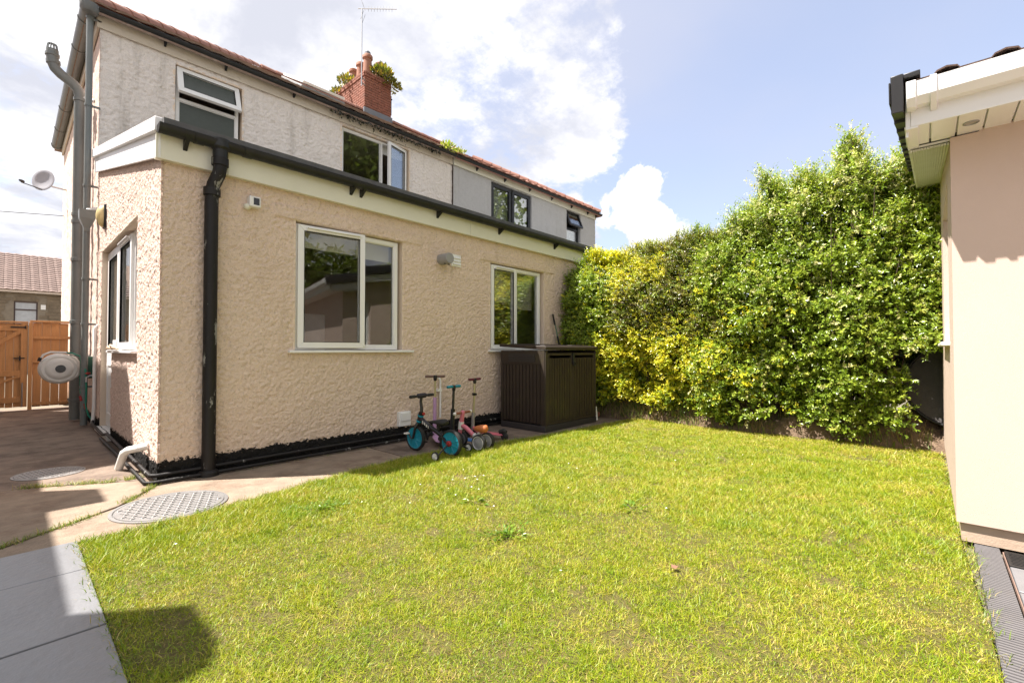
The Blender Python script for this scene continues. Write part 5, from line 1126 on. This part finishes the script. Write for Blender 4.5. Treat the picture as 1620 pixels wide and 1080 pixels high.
t = obj('overhead_cable', MB().tube([(-6, 15.4, 3.85), (-2, 15.3, 3.98), (.85, 15.2, 4.28)], .008, 6), BLACK); tag(t, 'thin overhead cable running to the far corner of the house', 'cable')
dw = obj('driftwood', MB().tube([(.80, 6.52, 1.105), (.79, 6.75, 1.125), (.81, 6.95, 1.115), (.80, 7.2, 1.125), (.80, 7.40, 1.11)], [.008, .022, .016, .024, .008], 7).tube([(.79, 6.6, 1.12), (.78, 6.9, 1.15), (.80, 7.05, 1.135)], [.006, .014, .008], 6), mat('bleached_wood', (.55, .40, .27), .85, .15, 25, .004, 80), bevel=0); tag(dw, 'bleached driftwood lying on the side window sill', 'driftwood')

# manhole covers
def manhole(label, x, y, r, rot):
    t = thing('manhole_cover', label, 'manhole cover', (x, y, 0), 'round steel manhole covers')
    obj('frame', MB().lathe((x, y, -.01), (0, 0, 1), [(r * .95, 0), (r * 1.03, 0), (r * 1.03, .016), (r * .97, .017), (r * .955, .010)], 48), GALV, t, smooth=30)
    obj('plate', MB().lathe((x, y, -.015), (0, 0, 1), [(.001, .0225), (r * .945, .0225), (r * .948, .01)], 48), GALV, t, smooth=30)
    tb = MB(); st = r / 8.2; c_, s_ = math.cos(rot), math.sin(rot)
    for i in range(-9, 10):
        for j in range(-9, 10):
            a, b = i * st, j * st
            if a * a + b * b > (r * .87) ** 2: continue
            lo, wd = st * .40, st * .13
            if (i + j) % 2: lo, wd = wd, lo
            q = [(a - lo, b - wd), (a + lo, b - wd), (a + lo, b + wd), (a - lo, b + wd)]
            vs = [(x + u * c_ - v * s_, y + u * s_ + v * c_, .0074) for u, v in q] + [(x + (a + (u - a) * .7) * c_ - (b + (v - b) * .7) * s_, y + (a + (u - a) * .7) * s_ + (b + (v - b) * .7) * c_, .0125) for u, v in q]
            tb.add(vs, [(4, 5, 6, 7), (0, 1, 5, 4), (1, 2, 6, 5), (2, 3, 7, 6), (3, 0, 4, 7)])
    o = obj('raised_tread', tb, GALV, t, smooth=0); o['kind'] = 'stuff'
manhole('round steel manhole cover at the corner of the lawn', .79, 3.97, .33, .45)
manhole('round steel manhole cover on the shaded side path', .26, 5.80, .23, .2)
# tools and bits by the storage box
t = thing('garden_hoe', 'black handled garden tool leaning on the wall behind the storage box', 'garden tool', (6.3, 4.68, .6))
obj('handle', MB().tube([(6.185, 4.70, 1.70), (6.235, 4.69, 1.52)], .016, 8), BLACK, t); obj('shaft', MB().tube([(6.235, 4.69, 1.54), (6.62, 4.62, .1)], .010, 8), mat('green_shaft', (.10, .18, .12), .5), t); obj('lower_grip', MB().tube([(6.29, 4.68, 1.33), (6.335, 4.672, 1.16)], .016, 8), BLACK, t)
o = obj('plastic_offcut', MB().tube([(6.16, 3.84, .01), (6.155, 3.85, .22)], [.028, .022], 10), PVC); tag(o, 'white plastic pipe offcut standing beside the storage box', 'pipe')
o = obj('house_brick', MB().box(6.30, 6.50, 3.98, 4.08, .02, .085), BRICK, bevel=.005); tag(o, 'loose red brick in the shade beside the storage box', 'brick')
t = thing('fabric_disc', 'dark round fabric panel with black rim leaning beside the garden room', 'fabric panel', (6.95, -.12, .65))
FAB = mat('dark_mesh_fabric', (.085, .078, .078), .9, .12, 12, .003, 60)
cF = (6.86, -.24, .72); aF = (-1, .10, .22)
obj('fabric', MB().lathe(cF, aF, [(.001, .012), (.30, .004), (.455, -.004), (.455, -.012), (.001, -.004)], 40), FAB, t, smooth=50)
obj('rim', MB().ring_tube(cF, aF, .46, .016, 48, 8), BLACK, t, smooth=60)

# ------------------------------------------------------------------ gate, fence and the house across the street
WOOD = mat('new_softwood', (.50, .26, .105), .75, .16, 3.0, .002, 60, dirt=.25, dcol=(.30, .13, .05), ds=7, stretch=(14, 14, .9), vdet=8)
IRON = mat('black_iron', (.015, .015, .015), .5, .1)
FY = 12.25
def boards(parent, x0, x1, z0, z1, w, yoff=0.0):
    x = x0; b = None
    while x < x1 - .02:
        e = min(x + w, x1); obj('board', MB().box(x + .002, e - .002, FY + yoff, FY + yoff + .018, z0 + random.uniform(-.004, .004), z1 + random.uniform(-.004, .004)), WOOD, parent, bevel=.003); x = e
fp = thing('fence_panel', 'narrow wooden fence panel between the gate and the house', 'fence', (.46, FY, 0))
boards(fp, .30, .78, .05, 1.60, .118); 
for z in (.08, .86, 1.30): obj('rail', MB().box(.30, .80, FY - .045, FY - .002, z, z + .05), WOOD, fp, bevel=.003)
obj('capping', MB().box(.26, .82, FY - .05, FY + .03, 1.605, 1.64), WOOD, fp, bevel=.003); obj('post', MB().box(.245, .298, FY - .06, FY + .03, 0, 1.60), WOOD, fp, bevel=.004)
ga = thing('garden_gate', 'wooden braced garden gate with black iron hinges and latch', 'gate', (-.30, FY, 0))
boards(ga, -.82, .232, .06, 1.58, .098)
for z in (.14, .62, 1.44): obj('ledge', MB().box(-.80, .225, FY - .030, FY - .002, z, z + .10), WOOD, ga, bevel=.003)
for (za, zb) in ((.24, .62), (.72, 1.44)):
    obj('brace', MB().prism([(-.76, FY - .030, za), (-.66, FY - .030, za), (.20, FY - .030, zb), (.10, FY - .030, zb)], (0, .026, 0)), WOOD, ga, bevel=.003)
obj('capping', MB().box(-.84, .238, FY - .035, FY + .03, 1.585, 1.615), WOOD, ga, bevel=.003); obj('stile', MB().box(.150, .236, FY - .034, FY - .031, .06, 1.58), WOOD, ga)
obj('hinge', MB().box(.02, .21, FY - .046, FY - .034, 1.495, 1.52).cyl((.205, FY - .05, 1.48), (.205, FY - .05, 1.535), .010, 8), IRON, ga)
lt_ = obj('latch', MB().box(.06, .20, FY - .046, FY - .034, .935, .955).box(.13, .15, FY - .05, FY - .034, .90, .99), IRON, ga)
obj('drop_bolt', MB().tube([(.175, FY - .045, .06), (.175, FY - .045, .50)], .010, 8), GALV, ga)
sh_ = thing('stone_house', 'small stone terraced house with a brown tiled roof beyond the gate', 'house', (.5, 32, 0))
STONE = mat('brown_stone', (.20, .155, .105), .9, .25, 2.5, .01, 20, dirt=.3, dcol=(.11, .09, .065), ds=2)
HY = 32.0
wmb = MB(lambda u, w, v: (u, HY - w, v))
for a, b, c, d in ((-5, .14, 0, 3.86), (.93, 5, 0, 3.86), (.14, .93, 3.44, 3.86), (.14, .93, 0, 2.2)): wmb.box(a, b, -.3, 0, c, d)
obj('wall', wmb, mat('lime_mortar', (.24, .20, .15), .95), sh_)
rs = np.random.default_rng(11); z = 2.2; swall = [o for o in sh_.children if o.name.startswith('wall')][0]
while z < 3.80:
    h = rs.uniform(.12, .18); x = -1.2 + rs.uniform(0, .2)
    while x < 2.4:
        w_ = rs.uniform(.26, .55)
        if not (x + w_ > .10 and x < .97 and z < 3.62): obj('stone', MB(lambda u, w, v: (u, HY - w, v)).box(x, x + w_ - .018, .0, rs.uniform(.012, .04), z, min(z + h - .016, 3.79)), STONE, swall, smooth=0)
        x += w_
    z += h
DARKW = mat('dark_brown_frame', (.05, .028, .025), .5)
ar = MB()
fr = obj('window', MB(rear(HY)).ring(.14, .93, 2.2, 3.40, .05, -.10, -.04).box(.19, .88, -.10, -.045, 2.98, 3.04), DARKW, sh_, label='dark framed window with white net curtain')
obj('pane', MB(rear(HY)).box(.18, .89, -.075, -.07, 2.25, 3.36), mat('net_curtain_glass', (.42, .44, .46), .25), fr)
arch = MB(rear(HY))
for i in range(7):
    a0 = .10 + .87 * i / 7; a1 = .10 + .87 * (i + 1) / 7 - .012; f_ = lambda a: 3.40 + .10 * (1 - ((a - .535) / .435) ** 2)
    arch.prism([(a0, 0.0, f_(a0)), (a1, 0.0, f_(a1)), (a1, 0.0, f_(a1) + .17), (a0, 0.0, f_(a0) + .17)], (0, -.04, 0)) if False else arch.add([(a0, .04, f_(a0)), (a1, .04, f_(a1)), (a1, .04, f_(a1) + .17), (a0, .04, f_(a0) + .17)], [(0, 1, 2, 3)])
o = obj('arch_stones', arch, STONE, sh_, smooth=0); o['kind'] = 'stuff'
obj('white_vent', MB(rear(HY)).box(1.03, 1.20, .0, .05, 3.05, 3.28), PVC, sh_)
obj('gutter', MB().box(-5, 5, HY - .28, HY - .16, 3.80, 3.90), mat('pale_gutter', (.55, .45, .36), .5), sh_)
hr = obj('roof', MB().prism([(-5, HY - .25, 3.90), (-5, HY + 4.2, 6.22), (-5, HY + 8.6, 3.9)], (10, 0, 0)), TILE_BROWN, sh_, smooth=0)
tm = MB(); sl = math.hypot(4.45, 2.32); cs_, sn_ = 4.45 / sl, 2.32 / sl
for r_ in range(18):
    for i in range(19):
        x = -2.6 + i * .30 + (.15 if r_ % 2 else 0) * 0; s0 = r_ * .28 - .04; s1 = s0 + .31
        pt = lambda xx, s, l: (xx, HY - .25 + s * cs_ - l * sn_, 3.90 + s * sn_ + l * cs_)
        tm.add([pt(x, s0, .06), pt(x + .10, s0, .09), pt(x + .29, s0, .06), pt(x, s1, .02), pt(x + .10, s1, .05), pt(x + .29, s1, .02), pt(x, s0, .02), pt(x + .29, s0, .02)], [(0, 1, 4, 3), (1, 2, 5, 4), (0, 6, 7, 2, 1)])
o = obj('roof_tiles', tm, mat('pinkish_brown_tile', (.20, .14, .118), .85, .2, 3), hr, smooth=0); o['kind'] = 'stuff'

# ------------------------------------------------------------------ weeds, daisies and litter
def weeds(name, label, pts, n, spread, h, straw=.3):
    pts = np.array(pts); seg = RNG.integers(0, len(pts) - 1, n); f = RNG.random(n)[:, None]; p = pts[seg] * (1 - f) + pts[seg + 1] * f + RNG.normal(0, spread, (n, 2))
    k = fbm2(p[:, 0], p[:, 1], 6, 91) > -.25; p = p[k]; n = len(p)
    col = np.where((RNG.random(n) < straw)[:, None], np.array([.42, .34, .13]), np.array([.17, .25, .03])) * RNG.uniform(.75, 1.25, (n, 1))
    V, F, Cc = blades(p[:, 0], p[:, 1], 0.0, RNG.uniform(.3, .9, n) * h, RNG.uniform(.002, .004, n), col, lean=.8)
    o = bare(name, V, F, GRASSM, None, Cc, kind='stuff'); o['label'] = label; o['category'] = 'weeds'
weeds('joint_weeds', 'grass growing in the upper joint of the concrete path', [(.08, 5.33), (.34, 5.19), (.60, 5.02), (.78, 5.05)], 1100, .022, .07, .35)
weeds('joint_weeds', 'moss and grass in the lower joint of the concrete path', [(-.3, 3.86), (-.02, 3.82), (.27, 4.01), (.54, 4.235), (.70, 4.46), (.84, 4.72)], 1300, .016, .06, .25)
weeds('lawn_edge', 'longer grass along the lawn edge', [(.285, 2.0), (.283, 3.56), (.62, 3.60), (1.0, 3.64), (1.7, 3.81), (2.4, 3.91), (3.15, 3.92), (3.9, 3.78), (4.64, 3.63), (6.0, 3.55)], 4200, .022, .065, .25)
weeds('wall_weeds', 'sparse dry weeds along the foot of the house wall', [(1.4, 4.64), (3.0, 4.64), (4.7, 4.6)], 260, .03, .04, .6)
weeds('bank_foot_grass', 'long grass at the foot of the bank by the garden room', [(6.75, -.05), (6.70, .4), (6.66, 1.2)], 900, .04, .12, .35)
weeds('edging_grass', 'grass straggling over the ribbed edging', [(3.62, -.16), (3.0, -.165), (2.3, -.17)], 800, .016, .06, .3)
def rosette(label, x, y, r, n, pal, size):
    t = thing('broadleaf_weed', label, 'weed', (x, y, .01), 'broadleaf weeds in the lawn')
    a = RNG.uniform(0, 2 * PI, n); rr = r * (np.abs(RNG.normal(0, .75, n)) if n > 100 else np.sqrt(RNG.random(n))); P = np.c_[x + rr * np.cos(a) * 1.3, y + rr * np.sin(a) * (1 + .3 * np.sin(a * 3)), .010 + .018 * RNG.random(n)]
    V, F, Cc = leaves(P, np.c_[np.cos(a), np.sin(a), RNG.uniform(.1, .6, n)], RNG.uniform(.7, 1.3, n) * size, pick(pal, n) * RNG.uniform(.8, 1.2, (n, 1)), .5, np.tile([[0, 0, 1.]], (n, 1)))
    bare('leaves', V, F, LEAF, t, Cc)
    V, F = twig_mesh(np.repeat(np.array([[x, y, .005]]), 8, 0), np.c_[x + RNG.normal(0, r * .5, 8), y + RNG.normal(0, r * .5, 8), np.full(8, .03)], .002, .001); bare('stems', V, F, BARK, t)
CLOV = np.array([[.11, .215, .018], [.15, .25, .02], [.19, .27, .025]])
rosette('dark green clover clump in the near middle of the lawn', 1.99, 1.95 - .1, .085, 240, CLOV, .022)
rosette('broad clover patch in the lawn below the drainpipe', 1.47, 3.08, .16, 380, CLOV, .020)
rosette('flat dandelion rosette midway across the lawn', 2.25, 2.42, .07, 18, CLOV, .045)
rosette('flat dandelion rosette towards the privet hedge', 2.9, 1.52, .07, 18, CLOV, .045)
def daisies():
    n = 34; x = RNG.uniform(.6, 5.5, n); y = RNG.uniform(.8, 3.6, n); V = []; F = []
    x[:8] = RNG.normal(2.55, .12, 8); y[:8] = RNG.normal(2.85, .1, 8)
    for i in range(n):
        o = len(V); r = RNG.uniform(.004, .0075); z = RNG.uniform(.04, .055); V.append((x[i], y[i], z + .002))
        for k in range(9): a = 2 * PI * k / 9; V.append((x[i] + r * math.cos(a), y[i] + r * math.sin(a), z + RNG.uniform(-.002, .002)))
        for k in range(9): F.append((o, o + 1 + k, o + 1 + (k + 1) % 9))
    o = bare('daisies', np.array(V), np.array(F), mat('daisy_white', (.75, .74, .70), .7), None, kind='stuff'); o['label'] = 'tiny white daisies scattered over the lawn'; o['category'] = 'flowers'
daisies()
o = obj('dead_leaf', MB().add([(2.21, .95, .030), (2.232, .962, .036), (2.248, .945, .027), (2.238, .928, .034), (2.215, .932, .028)], [(0, 1, 4), (1, 3, 4), (1, 2, 3)]), mat('dead_leaf_brown', (.20, .10, .06), .8), smooth=0); tag(o, 'curled brown dead leaf lying on the near lawn', 'leaf')

# ------------------------------------------------------------------ unseen block added at left for its shadow; fence and trees seen in reflection
an = thing('shadow_block', 'unseen stepped rendered block added to cast shadow on the side path', 'house', (-2.7, 8, 0))
GREYR = mat('grey_side_render', (.42, .40, .37), .85, .06, 2, .004, 60)
obj('outrigger_wall', MB().box(-4.2, -1.5, 3.95, 7.98, 0, 3.68), GREYR, an); obj('shadow_block_pier', MB().prism([(-4.2, 3.94, 0), (-4.2, 3.94, 4.46), (-4.2, 3.58, 4.46), (-4.2, 3.42, 4.36), (-4.2, 3.25, 4.10), (-4.2, 3.25, 0)], (2.7, 0, 0)), GREYR, an); obj('shadow_block_notch', MB().box(-1.95, -1.5, 5.98, 6.42, 3.68, 4.34), BRICK, an)  # out-of-view caster, step heights shaped to the shadow edges
obj('house_wall', MB().box(-6.5, -1.5, 8.15, 13.2, 0, 6.05), GREYR, an); obj('roof', MB().prism([(-6.7, 8.1, 6.06), (-4.0, 8.1, 7.5), (-1.55, 8.1, 6.06)], (0, 5.2, 0)), TILE_BROWN, an, smooth=0)  # tall end of the added shadow caster, its roof included
pf = thing('paling_fence', 'weathered paling fence across the far end of the garden', 'fence', (2.2, -4.6, 0))
OLDW = mat('weathered_wood', (.33, .29, .25), .9, .2, 4, .004, 60, stretch=(10, 10, 1))
pb = obj('paling', MB().box(-.9, -.80, -4.63, -4.61, .05, 1.25), OLDW, pf)
for i in range(1, 36): copy_at(pb, (i * .128, 0, random.uniform(-.03, .03)), pf)
for z in (.35, .95): obj('rail', MB().box(-1, 3.75, -4.60, -4.56, z, z + .07), OLDW, pf)
def tree(label, x, y, h, r, n, pal, seed):
    t = thing('garden_tree', label, 'tree', (x, y, 0), 'trees beyond the end of the garden')
    obj('trunk', MB().tube([(x, y, 0), (x + .1, y, h * .3), (x - .1, y + .1, h * .6), (x, y, h * .85)], [.22, .17, .11, .03], 8), BARK, t, smooth=50)
    P = RNG.standard_normal((n, 3)); P /= np.linalg.norm(P, axis=1, keepdims=True); P *= RNG.random((n, 1)) ** .5; P *= (1 + .25 * fbm2(P[:, 0] + 5, P[:, 1] + P[:, 2] + 7, 2, seed))[:, None]
    P = P * np.array([r, r, h * .36]) + np.array([x, y, h * .62]); V, F, Cc = leaves(P, RNG.standard_normal((n, 3)), RNG.uniform(.2, .38, n) * (1.0 if h < 10 else 1.7), pick(pal, n) * RNG.uniform(.6, 1.2, (n, 1)), .6)
    bare('crown', V, F, LEAF, t, Cc)
for i, (x, y, h, r, l) in enumerate(((-.5, -9.5, 5.0, 2.3, 'dark bushy tree at the far left end of the garden'), (3.4, -9.0, 5.4, 2.5, 'broad dark tree behind the paling fence'), (7.6, -10.5, 5.6, 2.6, 'round green tree behind the garden room'), (15.0, -8.5, 19.0, 5.2, 'tall green tree two gardens along'), (23.0, -8.5, 17.5, 4.6, 'tall tree furthest along behind the hedge'))):
    tree(l, x, y, h, r, 6500 if h < 10 else 12000, GREEN * .6, 400 + i)
